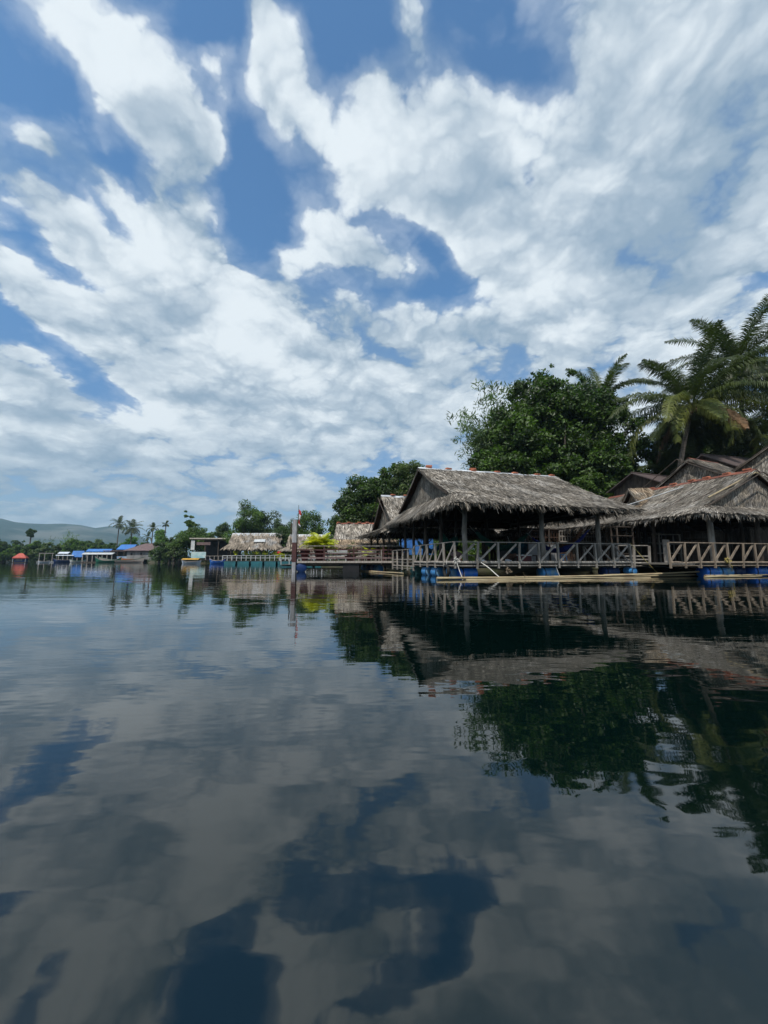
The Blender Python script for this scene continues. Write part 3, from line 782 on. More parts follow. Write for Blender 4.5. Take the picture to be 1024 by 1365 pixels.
# ------------------------------------------------------------------ the big pavilion at the front
def pv_frame(T, s, t, z): return ST(s, t, z)
O0 = tuple(A0)
big = pavilion('big open floating pavilion with grey thatch, seven bricks on its ridge and green hammocks inside', O0, ROT,
    (-.55, 9.25, -1.3, 10.2), (-.12, 9.1), (.2, 8.85), (3.3, 4.15, 6.1),
    posts=[(.9, .8, 3.75, .12, 'wood'), (5.25, .8, 3.75, .12, 'wood'), (8.69, .8, 3.75, .12, 'wood'),
           (.65, 3.1), (.65, 5.4), (.65, 7.6), (.65, 9.4), (2.6, 5.4, 4.6), (4.93, 5.8, 4.6), (7.2, 5.8, 4.6), (8.6, 5.4), (6.6, 9.4), (9.2, 9.4), (3.6, 9.4)],
    seed=1, deck=True)
deck_slab(big, 0.02, 9.9, .05, 10.4)
railing(big, (0, 0, 0), (9.85, 0, 0), .7, nb=9, seed=1)
railing(big, (0, 5.6, 0), (0, 0, 0), .7, nb=5, seed=2, end=(True, False), diag=1)
railing(big, (9.85, 0, 0), (9.85, 3.2, 0), .7, nb=3, seed=3, end=(False, True), log=.05)
railing(big, (0, 10.2, 0), (0, 5.7, 0), .45, h=1.05, nb=4, seed=4, braces=False, low=(.42,), log=.045)
# things inside: a low bench, a mat stack
BR = 'bricks weighing down the ridges'
def brick(label, p, rz, tilt=0.0, n=1):
    rng = np.random.default_rng(int(abs(p[0] * 100)))
    o = MB()
    for i in range(n):
        o.box((rng.normal(0, .01), rng.normal(0, .01), .045 + i * .085), (.36, .2, .082), rz=rng.normal(0, .1), tone=rng.uniform(.8, 1.2))
        for x in (-.1, .1): o.box((x, 0, .0875 + i * .085), (.09, .07, .004), tone=.5)
    b_ = o.build('brick', M['brick']); b_.location = p; b_.rotation_euler = (0, tilt, rz + rng.normal(0, .25))
    return tag(b_, label, 'brick', BR)
ordn = ['leftmost', 'second from left', 'third from left', 'middle', 'fifth from left', 'second from right', 'rightmost']
for i, s in enumerate([.55, 1.78, 3.36, 5.0, 6.23, 7.81, 8.9]):
    brick('red brick on the ridge of the big pavilion, ' + ordn[i] + ' of seven', ST(s, 4.45, 6.145), ROT, n=2 if i in (0, 2) else 1)

# hammocks
def hammock(label, a, b, sag, w, mat, seed, group='hammocks slung between the pavilion posts', cat='hammock', open_=.5):
    T = thing('hammock', label, cat, ST(*a[:2], 0), ROT, group)
    a3 = V3(0, 0, a[2]); b3 = V3(b[0] - a[0], b[1] - a[1], b[2]); n, m = 22, 9
    d = unit((b3 - a3) * V3(1, 1, 0)); sd = V3(-d[1], d[0], 0); rng = np.random.default_rng(seed)
    u = np.linspace(.0, 1, n)[:, None]; v = np.linspace(-1, 1, m)[None]
    wd = w * np.sin(np.pi * (u * .9 + .05)) ** .7
    c = a3 + (b3 - a3) * u[..., None]; z = -sag * 4 * u * (1 - u)
    P = c + sd * (v * wd * .5)[..., None] + V3(0, 0, 1) * (z + wd * open_ * v ** 2 * .55 + rng.normal(0, .02, (n, m)))[..., None]
    i = np.arange(n - 1)[:, None] * m; j = np.arange(m - 1)[None]
    F = np.stack([i + j, i + j + 1, i + m + j + 1, i + m + j], -1).reshape(-1, 4)
    MB().add(P.reshape(-1, 3), F, rng.uniform(.7, 1.25, len(F))).build('net', M[mat], T, True)
    MB().tube([a3 + (a3 - b3) * .10 + V3(0, 0, .35), a3], .015, 5).build('cord', M['rope_white'], T); MB().tube([b3 + (b3 - a3) * .10 + V3(0, 0, .35), b3], .015, 5).build('cord', M['rope_white'], T)
    return T
hammock('dark green net hammock sagging in the middle of the big pavilion', (2.75, 3.2, 2.35), (6.1, 3.2, 2.3), 1.0, 1.1, 'net_green', 1)
hammock('dark blue hammock with its right end pulled high, right bay of the big pavilion', (6.5, 3.4, 2.1), (8.6, 1.3, 2.45), 1.05, 1.0, 'net_blue', 2)
hammock('brown hammock hanging beside the blue one near the right post', (7.6, 3.2, 2.0), (8.72, 1.9, 2.55), .75, .9, 'net_brown', 3)
hammock('pale cyan hammock hanging low behind the second front post', (5.5, 4.2, 1.9), (7.4, 5.4, 2.0), .9, .8, 'net_cyan', 4)
hammock('green hammock hanging at the left side of the big pavilion', (.8, 3.4, 2.2), (2.5, 5.2, 2.2), .85, .9, 'net_green', 5)
hammock('small teal hammock at the back left corner of the big pavilion', (1.3, 8.8, 2.1), (3.5, 9.2, 2.1), .8, .9, 'net_cyan', 6)

# floor clutter seen through the railing
def low_table(label, s, t, z, w, d_, h, mat, group='low tables on the pavilion decks'):
    T = thing('low_table', label, 'table', ST(s, t, z), ROT + .1, group)
    MB().box((0, 0, h), (w, d_, .05)).build('table_top', M[mat], T)
    for x in (-w / 2 + .06, w / 2 - .06):
        for y in (-d_ / 2 + .06, d_ / 2 - .06): MB().box((x, y, h / 2 - .013), (.06, .06, h - .025)).build('leg', M[mat], T)
    return T
low_table('low grey wooden table on the big pavilion deck behind the left railing bays', 2.6, 3.6, .7, 1.3, .8, .38, 'wood')
low_table('low brown wooden table near the right end of the big pavilion deck', 7.6, 5.0, .7, 1.4, .8, .4, 'lattice')
def bundle(name, label, cat, p, size, mat, seed, n=9, group=None):
    rng = np.random.default_rng(seed); mb = MB()
    for i in range(n):
        c = rng.normal(0, .3, 3) * size; r = np.array(size) * rng.uniform(.35, .6)
        a = np.linspace(0, 2 * np.pi, 9)[:-1]; prof = [(0, -1), (.7, -.75), (1, 0), (.7, .75), (0, 1)]
        V = np.array([(c[0] + q[0] * r[0] * math.cos(k) * rng.uniform(.85, 1.15), c[1] + q[0] * r[1] * math.sin(k), max(.01, c[2] + size[2] * .5 + q[1] * r[2])) for q in prof for k in a])
        F = [[j * 8 + k, j * 8 + (k + 1) % 8, j * 8 + 8 + (k + 1) % 8, j * 8 + 8 + k] for j in range(4) for k in range(8)]
        mb.add(V, F, rng.uniform(.7, 1.2))
    o = mb.build(name, M[mat], None, True); o.location = p
    return tag(o, label, cat, group)
bundle('cloth_bundle', 'crumpled pale cloth lying on the deck edge behind the first front bay', 'cloth', ST(1.5, .45, .72), (.22, .12, .12), 'white_cloth', 3, 5)
bundle('cloth_bundle', 'heap of pinkish brown bedding beside the left front post', 'bedding', ST(1.0, 1.9, .7), (.5, .35, .3), 'roof_rose', 4, 8)

bundle('cloth_bundle', 'rolled grey sleeping mats on the deck behind the second front bay', 'bedding', ST(2.2, 1.6, .7), (.45, .2, .2), 'grey_post', 14, 6)
bundle('cloth_bundle', 'low heap of brown sacks on the deck near the middle post', 'sacks', ST(4.3, 2.4, .7), (.45, .3, .3), 'lattice', 15, 7)
bundle('cloth_bundle', 'pale cloth heap behind the fourth front bay of the big pavilion', 'cloth', ST(3.5, 1.2, .7), (.3, .18, .14), 'tarp_white', 16, 6)
T = thing('cool_box', 'dark red cool box with a pale lid left of the second front post', 'cool box', ST(4.75, 1.7, .7), ROT)
MB().box((0, 0, .17), (.6, .4, .34)).build('body', M['pot'], T); MB().box((0, 0, .37), (.62, .42, .06)).build('lid', M['white'], T)
def stool(label, s, t, mat, rz):
    T = thing('plastic_stool', label, 'stool', ST(s, t, .7), rz, 'plastic stools on the big pavilion deck')
    MB().lathe([(0, .44), (.15, .44), (.17, .42), (.17, .39), (0, .39)], 14).build('seat', M[mat], T)
    for k in range(4):
        a = k * math.pi / 2 + .78; MB().beam((math.cos(a) * .12, math.sin(a) * .12, .40), (math.cos(a) * .18, math.sin(a) * .18, 0), .04).build('leg', M[mat], T)
stool('pale blue plastic stool near the right end of the big pavilion front', 7.0, 1.5, 'drum_pale', .3)
stool('white plastic stool beside the brown low table of the big pavilion', 6.6, 3.9, 'white', .9)
stool('red plastic stool behind the left front post of the big pavilion', 1.6, 3.0, 'red_cloth', .2)
# drums under the big pavilion
drum('bright blue drum under the front left corner of the big pavilion, lying along the front', .85, .55)
drum('pale blue drum at the left corner of the big pavilion, just behind the tyre', .42, 1.1, along='t', mat='drum_pale')
drum('weathered blue drum, second back from the left front corner of the big pavilion', .34, 2.75, along='t', mat='drum_pale')
drum('light blue drum, third back along the left side of the big pavilion', .34, 4.2, along='t', mat='drum_pale')
drum('dull teal drum at the back of the left side of the big pavilion', .34, 6.2, along='t', mat='drum_teal')
drum('mottled blue drum under the middle of the big pavilion front', 5.2, .5, mat='drum_pale', z=.18)
drum('dark blue drum under the right end of the big pavilion front', 8.9, .5, mat='drum_dark', z=.22)
drum('small faded teal drum wedged by the right corner of the big pavilion', 9.95, .2, mat='drum_pale', along='t', z=.26, scale=.62)
drum('small green drum under the dark walkway between the two railings', 10.45, 2.0, mat='drum_teal', z=.22, scale=.8)
drum('black drum beside the green drum under the dark walkway', 11.3, 2.2, mat='black', z=.25)
T = thing('tyre', 'black tyre hanging on the left front corner below the railing', 'tyre', ST(-.18, .55, .32), ROT)
tb = MB(); a = np.linspace(0, 2 * np.pi, 19); tb.tube(np.c_[np.zeros(19), np.cos(a) * .24, np.sin(a) * .24], .075, 9, cap=False); tb.build('rubber_ring', M['tyre'], T, True)
MB().tube([(0, 0, .2), (.03, 0, .45)], .012, 5).build('rope_loop', M['rope_white'], T)

# ------------------------------------------------------------------ second pavilion, left and behind
T2 = pavilion('second thatched pavilion left of the big one, with a steep grey gable facing left', ST(0, 9.9), ROT,
    (-.95, 7.9, 0, 8.6), (.1, 7.6), (.5, 7.5), (2.95, 3.6, 6.1), seed=2, q=.42, sag=.22,
    posts=[(-.1, 1.0), (-.1, 2.6), (-.1, 4.6), (-.1, 7.0), (2.6, 1.0), (5.2, 1.0), (2.6, 7), (5.2, 7), (7.6, 1), (7.6, 7)])
deck_slab(T2, -.7, 8.0, .7, 8.2, z=.68)
railing(T2, (-.75, 8.2, 0), (-.75, .6, 0), .68, h=.85, nb=9, seed=5, braces=False, log=.05, low=(.4,), stub=.1, postw=.07)
T2r = pavilion('low back thatched pavilion seen under the eaves of the big one, on the right', ST(8.4, 10.6), ROT,
    (-.4, 9.5, 0, 7.2), (.6, 8.6), (.9, 8.2), (2.9, 3.6, 5.3), seed=3, q=.45,
    posts=[(.4, 1), (3, 1), (5.6, 1), (8.4, 1), (3, 6), (6, 6)])
deck_slab(T2r, -.3, 9.6, .6, 6.8, z=.7)
railing(T2r, (0, .6, 0), (9.5, .6, 0), .7, nb=9, seed=8, diag=-1, log=.05, mat='wood_dark')
for i, s in enumerate((1.1, 2.2)): brick('red brick on the ridge of the second pavilion, ' + ('left' if i == 0 else 'right') + ' one of two', ST(s - .0, 9.9 + 4.15, 6.16), ROT)
T3 = pavilion('small grey thatched hut with four bricks on its ridge, left of the second pavilion', (-5.6, 40.2, 0), 0.0,
    (-.5, 7.0, 0, 6.0), (.25, 5.6), (.5, 5.3), (2.9, 3.2, 4.95), seed=4, q=.35, posts=[(.2, .8), (3, .8), (5.8, .8)], cap='rust')
deck_slab(T3, -.5, 7, .2, 5.6, z=.7)
for i, x in enumerate((.5, 1.65, 2.8, 3.7)): brick('red brick on the ridge of the small left hut, ' + ['leftmost', 'second', 'third', 'rightmost'][i] + ' of four', (-5.6 + x, 43.0, 5.02), 0)
T3b = pavilion('ragged low tan thatch awning behind the red wooden railing', (-5.2, 34.0, 0), .12,
    (-.6, 7.4, 0, 4.2), (.2, 6.6), (.4, 6.4), (1.9, 2.2, 2.75), seed=14, q=.5, mat='thatch_tan', cap=None, fringe=.6, name='thatched_awning', cat='awning',
    posts=[(.2, .5, 1.9), (3.5, .5, 1.9), (6.6, .5, 1.9)])
drum('bright blue drum, nearest of the two under the second pavilion railing', -.55, 12.3, along='t', mat='drum_pale', z=.2)
drum('dark blue drum, second back under the second pavilion railing', -.6, 13.3, along='t', mat='drum', z=.2)
drum('navy drum, third back under the second pavilion railing', -.65, 14.9, along='t', mat='drum_dark', z=.2)
drum('faded blue drum, farthest back under the second pavilion railing', -.7, 16.6, along='t', mat='drum_pale', z=.2)

# blue tarpaulins hanging beyond the second pavilion
def sheet(name, label, cat, p, w, h, mat, rz=0.0, lean=.0, fold=.05, seed=0, group=None, parent=None, thick=.012):
    rng = np.random.default_rng(seed); n, m = 14, 8
    u = np.linspace(0, 1, n)[:, None] * np.ones((1, m)); v = np.ones((n, 1)) * np.linspace(0, 1, m)[None]
    y = fold * (np.sin(u * 17 + seed) + .5 * np.sin(u * 31 + v * 3)) + lean * (1 - v)
    P = np.stack([(u - .5) * w, y, v * h - .04 * h * np.sin(np.pi * u) * v], -1)
    i = np.arange(n - 1)[:, None] * m; j = np.arange(m - 1)[None]
    F = np.stack([i + j, i + m + j, i + m + j + 1, i + j + 1], -1).reshape(-1, 4)
    o = MB().add(P.reshape(-1, 3), F, rng.uniform(.85, 1.15, len(F))).add((P + V3(0, thick, 0)).reshape(-1, 3), F).build(name, M[mat], parent, True)
    o.location = p; o.rotation_euler = (0, 0, rz)
    if label: tag(o, label, cat, group)
    return o
TG = 'blue tarpaulins hung behind the pavilions'
sheet('tarpaulin', 'large bright blue tarpaulin hung behind the left side of the big pavilion', 'tarpaulin', (3.2, 38.0, 1.35), 3.4, 2.0, 'tarp_blue', .1, seed=2, group=TG)
sheet('tarpaulin', 'small bright blue tarpaulin hung under the second pavilion eaves', 'tarpaulin', (.2, 38.2, 1.4), 2.0, 1.0, 'tarp_blue', -.1, seed=5, group=TG)

# ------------------------------------------------------------------ right pavilion, ridge running away from the lake
RR = ROT + math.pi / 2
T4 = pavilion('right thatched pavilion with rusty red ridge and a thatched gable facing the water', ST(17.5, 0), RR,
    (-2.35, 9.6, -5.6, 5.6), (-1.25, 8.6), (-1.05, 8.3), (3.1, 3.85, 5.75), seed=5, cap='rust', capr=.15, gtone=(.65, 1.7), gmat='thatch_mix', sag=.3,
    posts=[(-1.3, 3.8, 3.4, .14, 'wood'), (-1.3, .55, 3.4, .12, 'wood_dark'), (-1.3, -3.2, 3.4, .12), (1.2, 4.6), (4.2, 4.9), (7.2, 4.9), (2.2, 1.6), (5, 1.6), (2.2, -2.5)])
deck_slab(T4, -2.0, 9.0, -5.6, 6.1, along='s')
MB().box((-1.2, 6.75, .64), (1.6, 1.4, .06)).build('deck_floor', M['deck'], T4)
railing(T4, (-1.95, 7.5, 0), (-2.0, 3.9, 0), .7, nb=4, seed=6, mat='wood_brown', log=.05, postw=.07, end=(True, True))
railing(T4, (-2.0, 3.9, 0), (-2.0, -5.4, 0), .7, nb=10, seed=7, mat='wood_brown', log=.055, postw=.07, end=(False, True))
# pale pole along the left slope
o = MB().tube([(5.9, 4.6, 3.75), (2.0, 1.0, 5.36)], .03, 6).build('bamboo_batten', M['white'], T4)
for t0_, t1_ in (((-1.3, .05), 1), ((-1.3, -.05), -1)):
    MB().tube([(-1.24, .05 * t1_, 5.6), (-.98, 3.3 * t1_, 4.12)], .045, 6).build('gable_batten', M['bamboo'], T4)
Ro = ['farthest', 'second farthest', 'third farthest', 'fourth farthest', 'second nearest', 'nearest']
for i, t_ in enumerate((5.0, 3.4, 2.2, 1.3, .2, -.85)):
    brick('orange brick on the rusty ridge of the right pavilion, ' + Ro[i] + ' of six', ST(17.5 + .0, t_, 5.82), RR, n=1)
palmleaf = MB(); rng = np.random.default_rng(8)
P = np.c_[rng.uniform(-.6, .6, 60), rng.uniform(-.3, .3, 60), rng.uniform(0, .1, 60)]
D = unit(np.c_[rng.normal(.25, .5, 60), np.full(60, -.9), rng.normal(-.55, .25, 60)])
strips(palmleaf, P, D, np.tile(V3(0, 0, 1), (60, 1)), rng.uniform(.5, 1.1, 60), .05, rng.uniform(.7, 1.5, 60), rng)
o = palmleaf.build('dry_palm_leaves', M['thatch_tan']); o.location = ST(17.3, -2.1, 3.4); o.rotation_euler = (0, 0, ROT)
tag(o, 'loose orange dry palm leaves hanging over the right pavilion front eave', 'dry leaves')

# walkway joining the two pavilions, and a dark room behind
wk = thing('walkway', 'low dark plank walkway joining the big pavilion to the right one', 'walkway', O0, ROT)
deck_slab(wk, 9.95, 11.6, .9, 9, z=.66)
railing(wk, (9.95, .9, 0), (11.7, .6, 0), .66, nb=2, seed=9, braces=False, log=.05, low=(.2, .38))
def lattice_panel(parent, a, b, z0, z1, mat='lattice', step=.22, rails=(0, .5, 1)):
    mb = MB(); a = np.array(a + (0,), float); b = np.array(b + (0,), float); L = np.linalg.norm(b - a)
    for k in np.linspace(0, 1, max(2, int(L / step))): mb.beam(a + (b - a) * k + V3(0, 0, z0), a + (b - a) * k + V3(0, 0, z1), .045, .03)
    for r in rails: mb.beam(a + V3(0, 0, z0 + (z1 - z0) * r), b + V3(0, 0, z0 + (z1 - z0) * r), .05, .06)
    return mb.build('lattice_panel', M[mat], parent)
cab = thing('lattice_cabin', 'dark cabin with brown lattice windows standing between the two front pavilions', 'cabin', O0, ROT)
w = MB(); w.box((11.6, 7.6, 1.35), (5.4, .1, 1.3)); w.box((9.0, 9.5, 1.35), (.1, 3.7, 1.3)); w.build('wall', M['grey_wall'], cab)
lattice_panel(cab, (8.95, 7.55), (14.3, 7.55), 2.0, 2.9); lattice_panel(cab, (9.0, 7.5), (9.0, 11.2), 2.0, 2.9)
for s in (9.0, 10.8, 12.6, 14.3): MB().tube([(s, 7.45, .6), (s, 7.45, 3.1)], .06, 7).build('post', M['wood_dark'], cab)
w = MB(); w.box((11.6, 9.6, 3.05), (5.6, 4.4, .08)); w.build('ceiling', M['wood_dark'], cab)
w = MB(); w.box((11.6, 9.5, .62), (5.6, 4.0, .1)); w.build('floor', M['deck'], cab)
# furniture silhouettes inside the right pavilion
def shelf(label, s, t, w, h, mat, n=3):
    T = thing('wooden_rack', label, 'rack', ST(s, t, .7), ROT, 'racks inside the right pavilion')
    for x in (-w / 2, w / 2):
        for y in (-.2, .2): MB().box((x, y, h / 2), (.06, .06, h)).build('upright', M[mat], T)
    for k in range(n): MB().box((0, 0, h * (k + 1) / n - .03), (w + .1, .5, .04)).build('shelf', M[mat], T)
    return T
shelf('tall grey wooden rack left of the thick post in the right pavilion', 11.4, 1.9, 1.1, 2.05, 'wood_dark', 4)
shelf('pale wooden rack right of the thick post in the right pavilion', 15.0, 2.2, 1.6, 1.7, 'wood', 3)
shelf('long dark rack at the right edge of the right pavilion', 17.9, 2.4, 2.0, 1.95, 'wood_dark', 4)
T = thing('concrete_panel', 'pale upright board leaning behind the railing left of the thick post', 'board', ST(12.75, .4, .7), ROT)
MB().box((0, 0, .62), (.42, .06, 1.24)).build('board', M['wood_pale'], T); MB().box((0, -.04, .9), (.46, .03, .08)).build('cleat', M['wood'], T)
lt = thing('lattice_screen', 'brown lattice screen along the back of the right pavilion', 'screen', ST(17.5, 7.2, .7), ROT)
lattice_panel(lt, (-6.0, 0), (5.5, 0), 0, 1.0, rails=(0, .33, .66, 1)); lattice_panel(lt, (-6.0, .05), (5.5, .05), 1.45, 2.2, 'wood')
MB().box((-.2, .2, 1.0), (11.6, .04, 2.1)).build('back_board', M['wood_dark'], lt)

drum('royal blue drum under the right pavilion, left of the yellow rope', 12.95, -1.5, mat='drum', z=.24, scale=1.05)
drum('shiny blue drum under the right pavilion, right of the yellow rope', 13.75, -1.5, mat='drum_pale', z=.24, scale=1.08)
drum('dark navy drum between the two blue ones under the right pavilion', 14.95, -1.3, mat='drum_dark', z=.24)
drum('blue drum at the right edge of the picture under the right pavilion', 16.15, -1.5, mat='drum', z=.24, scale=1.05)
drum('last blue drum under the right pavilion, half out of the picture', 17.2, -1.5, mat='drum', z=.24, scale=1.05)

# ------------------------------------------------------------------ floating bamboo, ropes, sticks
BG = 'bamboo poles floating in front of the decks'
def pole(label, a, b, r, seed, mat='bamboo', name='bamboo_pole', cat='pole', group=BG, knots=True):
    rng = np.random.default_rng(seed); k = 26; q = np.linspace(0, 1, k)[:, None]
    pts = V3(*a) * (1 - q) + V3(*b) * q + np.c_[np.zeros(k), .05 * np.sin(q[:, 0] * 5 + seed), .012 * np.sin(q[:, 0] * 7 + seed * 2)]
    rad = r * np.linspace(1.1, .7, k) * np.where(np.arange(k) % 2 == 0, 1.07, .97) if knots else np.full(k, r)
    o = MB().tube(pts - V3(*a), rad, 9, tone=1).build(name, M[mat], None, True); o.location = a
    return tag(o, label, cat, group)
pole('long bamboo pole floating in front of the big pavilion, starting at the left corner', ST(-1.35, -1.15, .06), ST(8.6, -1.25, .10), .052, 1)
pole('thinner bamboo pole floating just in front of the long one, wet and brown', ST(-.2, -1.5, .015), ST(9.4, -1.45, .02), .036, 2)
pole('bamboo pole overlapping the long one towards the right', ST(1.9, -1.0, .04), ST(13.6, -1.1, .09), .055, 3)
pole('bamboo pole with a raised broken tip below the right pavilion', ST(6.9, -1.2, .1), ST(13.3, -1.45, .26), .05, 4)
pole('bamboo pole floating at the far right in front of the blue drums', ST(12.3, -1.75, .06), ST(19.5, -1.8, .08), .055, 5)
pole('short bamboo pole, frontmost in front of the blue drums', ST(11.6, -2.25, .03), ST(15.1, -2.35, .05), .035, 6)
pole('thin curved bamboo pole floating left along the second pavilion', ST(-1.9, 13.5, .03), ST(-.7, 5.6, .05), .06, 7)
pole('bamboo pole floating behind the thin curved one at the second pavilion', ST(-2.3, 16.4, .03), ST(-1.0, 8.4, .05), .05, 8)
pole('white stick leaning from the deck edge down to the floating bamboo', ST(1.25, -.12, .72), ST(1.62, -1.2, .02), .022, 9, 'rope_white', 'white_stick', 'stick', None, False)
def reeds(label, p, n, seed, H=.7, mat='bamboo'):
    rng = np.random.default_rng(seed); mb = MB()
    for i in range(n):
        d = unit(V3(rng.normal(0, .35), rng.normal(0, .3), 1)); b0 = V3(rng.normal(0, .05), rng.normal(0, .05), -.25)
        mb.tube([b0, b0 + d * H * rng.uniform(.4, 1)], [.014, .006], 5, tone=rng.uniform(.6, 1.1))
    o = mb.build('dry_reeds', M[mat]); o.location = p; return tag(o, label, 'reeds')
reeds('tuft of dry brown reeds sticking up by the floating bamboo, middle of the front', ST(2.75, -1.3, .0), 9, 3, .75, 'thatch_tan')
reeds('yellow split bamboo sticks tied at the front left corner', ST(.05, -.9, .0), 5, 5, .6)
def rope(label, pts, r=.014, mat='rope', knot=None):
    T = thing('mooring_rope', label, 'rope', pts[0], 0); p = np.array(pts) - np.array(pts[0])
    q = np.linspace(0, len(p) - 1, 14); P = np.stack([np.interp(q, np.arange(len(p)), p[:, i]) for i in range(3)], -1)
    P[:, 2] -= .04 * np.sin(np.pi * q / q[-1])
    MB().tube(P, r, 5).build('line', M[mat], T, True)
    if knot is not None:
        rng = np.random.default_rng(4); kb = MB()
        for i in range(9):
            c = rng.normal(0, .05, 3); a = np.linspace(0, 2 * np.pi, 11); ax = unit(rng.normal(size=3)); bx = unit(np.cross(ax, rng.normal(size=3)))
            kb.tube(c + (np.cos(a)[:, None] * ax + np.sin(a)[:, None] * bx) * rng.uniform(.05, .10), .014, 5, cap=False)
        kb.build('knot', M[mat], T, True).location = tuple(np.array(pts[knot]) - np.array(pts[0]))
    return T
rope('yellow rope running down from the right end post of the big pavilion railing', [ST(9.85, -.05, 1.68), ST(11.2, -.3, .12)], .016)
rope('yellow rope knotted on the deck beam above the right blue drums', [ST(13.35, -2.12, .80), ST(13.6, -2.15, .55), ST(13.75, -2.0, .28)], .018, 'rope', 0)
rope('pale rope tied round the left corner post and hanging into the water', [ST(.02, -.12, .78), ST(.12, -.2, .4), ST(.05, -.75, -.1)], .018, 'rope_white', 0)
rope('thin grey rope hanging under the middle of the big pavilion', [ST(5.2, -.12, .6), ST(5.35, -.2, .05)], .012, 'rope_white')
rope('thin grey rope hanging beside the third post of the front railing', [ST(2.55, -.12, .65), ST(2.6, -.15, .3)], .016, 'thatch_tan', 1)

# ------------------------------------------------------------------ roofs behind the right pavilion
T5 = pavilion('thatched hut behind the right pavilion with a weathered gable peak', (21.9, 26.9, 0), .40,
    (-2.2, 4.4, -4.0, 4.0), (-.1, 3.5), (.2, 3.3), (5.5, 6.1, 8.05), seed=6, q=.6, mat='thatch_mix', cap='rust', capr=.06, post_base=1.0, braces=False, fringe=.5, sag=.15,
    posts=[(-1, -3), (3.5, -3), (3.5, 3), (-1, 3)])
T6 = pavilion('small straw thatched hut squeezed between the big and right pavilion roofs', (17.4, 26.2, 0), ROT - .3,
    (-1.2, 1.6, -1.7, 1.7), (-.5, 1.0), (-.25, .8), (4.2, 4.6, 5.75), seed=7, q=.7, mat='thatch_tan', cap=None, post_base=.8, braces=False, posts=[(-.6, -1.0), (1.0, -1.0), (1.0, 1), (-.6, 1)])
def gable_house(label, loc, rz, w, d, ze, zr, roof_mat, wall_mat, over=.6, group=None, name='house', hip=False, base=.5, wz=None, sill=True, windows=2, shed=False):
    T = thing(name, label, 'house', loc, rz, group)
    wb = MB(); wb.box((0, 0, (base + ze) / 2), (w, d, ze - base))
    if not hip and not shed:
        for s in (-1, 1): wb.add([(s * w / 2, -d / 2, ze), (s * w / 2, d / 2, ze), (s * w / 2, 0, zr - .1)], [[0, 1, 2]])
    wb.build('wall', M[wall_mat], T)
    W2, D2 = w / 2 + over, d / 2 + over; lo = ze - over * (zr - ze) / (d / 2) * .8
    rb = MB()
    if hip:
        r = max(.1, w / 2 - d / 2)
        V = [(-W2, -D2, lo), (W2, -D2, lo), (W2, D2, lo), (-W2, D2, lo), (-r, 0, zr), (r, 0, zr)]
        rb.add(V + [(x, y, z - .1) for x, y, z in V[:4]], [[0, 1, 5, 4], [2, 3, 4, 5], [0, 1, 7, 6], [1, 2, 8, 7], [2, 3, 9, 8], [3, 0, 6, 9], [6, 7, 8, 9]]); rb.add([V[1], V[2], V[5]], [[0, 1, 2]]); rb.add([V[3], V[0], V[4]], [[0, 1, 2]])
    elif shed:
        rb.box((0, 0, 0), (1, 1, 1)); P = rb.v[0]; P[:] = P * np.array([2 * W2, 2 * D2, .12]); P[:, 2] += lo + .2 + (P[:, 1] / D2 + 1) / 2 * (zr - lo)
    else:
        for sg in (-1, 1):
            V = [(-W2, sg * D2, lo), (W2, sg * D2, lo), (W2, 0, zr), (-W2, 0, zr)]
            rb.add(V + [(x, y, z - .08) for x, y, z in V], [[0, 1, 2, 3], [4, 5, 6, 7], [0, 1, 5, 4], [0, 3, 7, 4], [1, 2, 6, 5]])
        rb.tube([(-W2, 0, zr + .02), (W2, 0, zr + .02)], .07, 6, tone=.8)
    R_ = rb.build('roof', M[roof_mat], T)
    for i in range(windows):
        x = -w / 2 + w * (i + .5) / windows
        f = MB(); zc_ = (base + ze) / 2 + .2
        for sx, sz, ww, hh in ((-.45, 0, .08, 1.0), (.45, 0, .08, 1.0), (0, .5, .98, .08), (0, -.5, .98, .08)): f.box((x + sx, -d / 2 - .03, zc_ + sz), (ww, .08, hh))
        F_ = f.build('window', M['wood'], T); MB().box((x, -d / 2 - .012, zc_), (.84, .03, .92)).build('pane', M['black'], F_)
    return T
gable_house('brown ribbed metal roof behind the straw hut, left of the palm trunk', (24.0, 32.4, 0), ROT + .1, 6.6, 6.0, 6.4, 8.0, 'roof_brown', 'wood_dark', name='metal_roofed_house', windows=0, over=.5)
gable_house('brown metal roofed house behind the tan thatch, far right', (29.6, 31.8, 0), ROT, 6.0, 5.0, 7.9, 9.5, 'roof_brown', 'wood_dark', name='metal_roofed_house', windows=0, over=.5)
T7 = pavilion('tall thatched building cut off by the right edge, its rake rising to the right', (26.6, 24.0, 0), math.radians(38),
    (-1.6, 6.4, -4.6, 4.6), (-.6, 6.0), (-.35, 5.6), (6.0, 6.4, 9.3), seed=9, q=.5, cap=None, post_base=1.0, braces=False, sag=.1, posts=[(-1, -3.6), (-1, 3.6)])

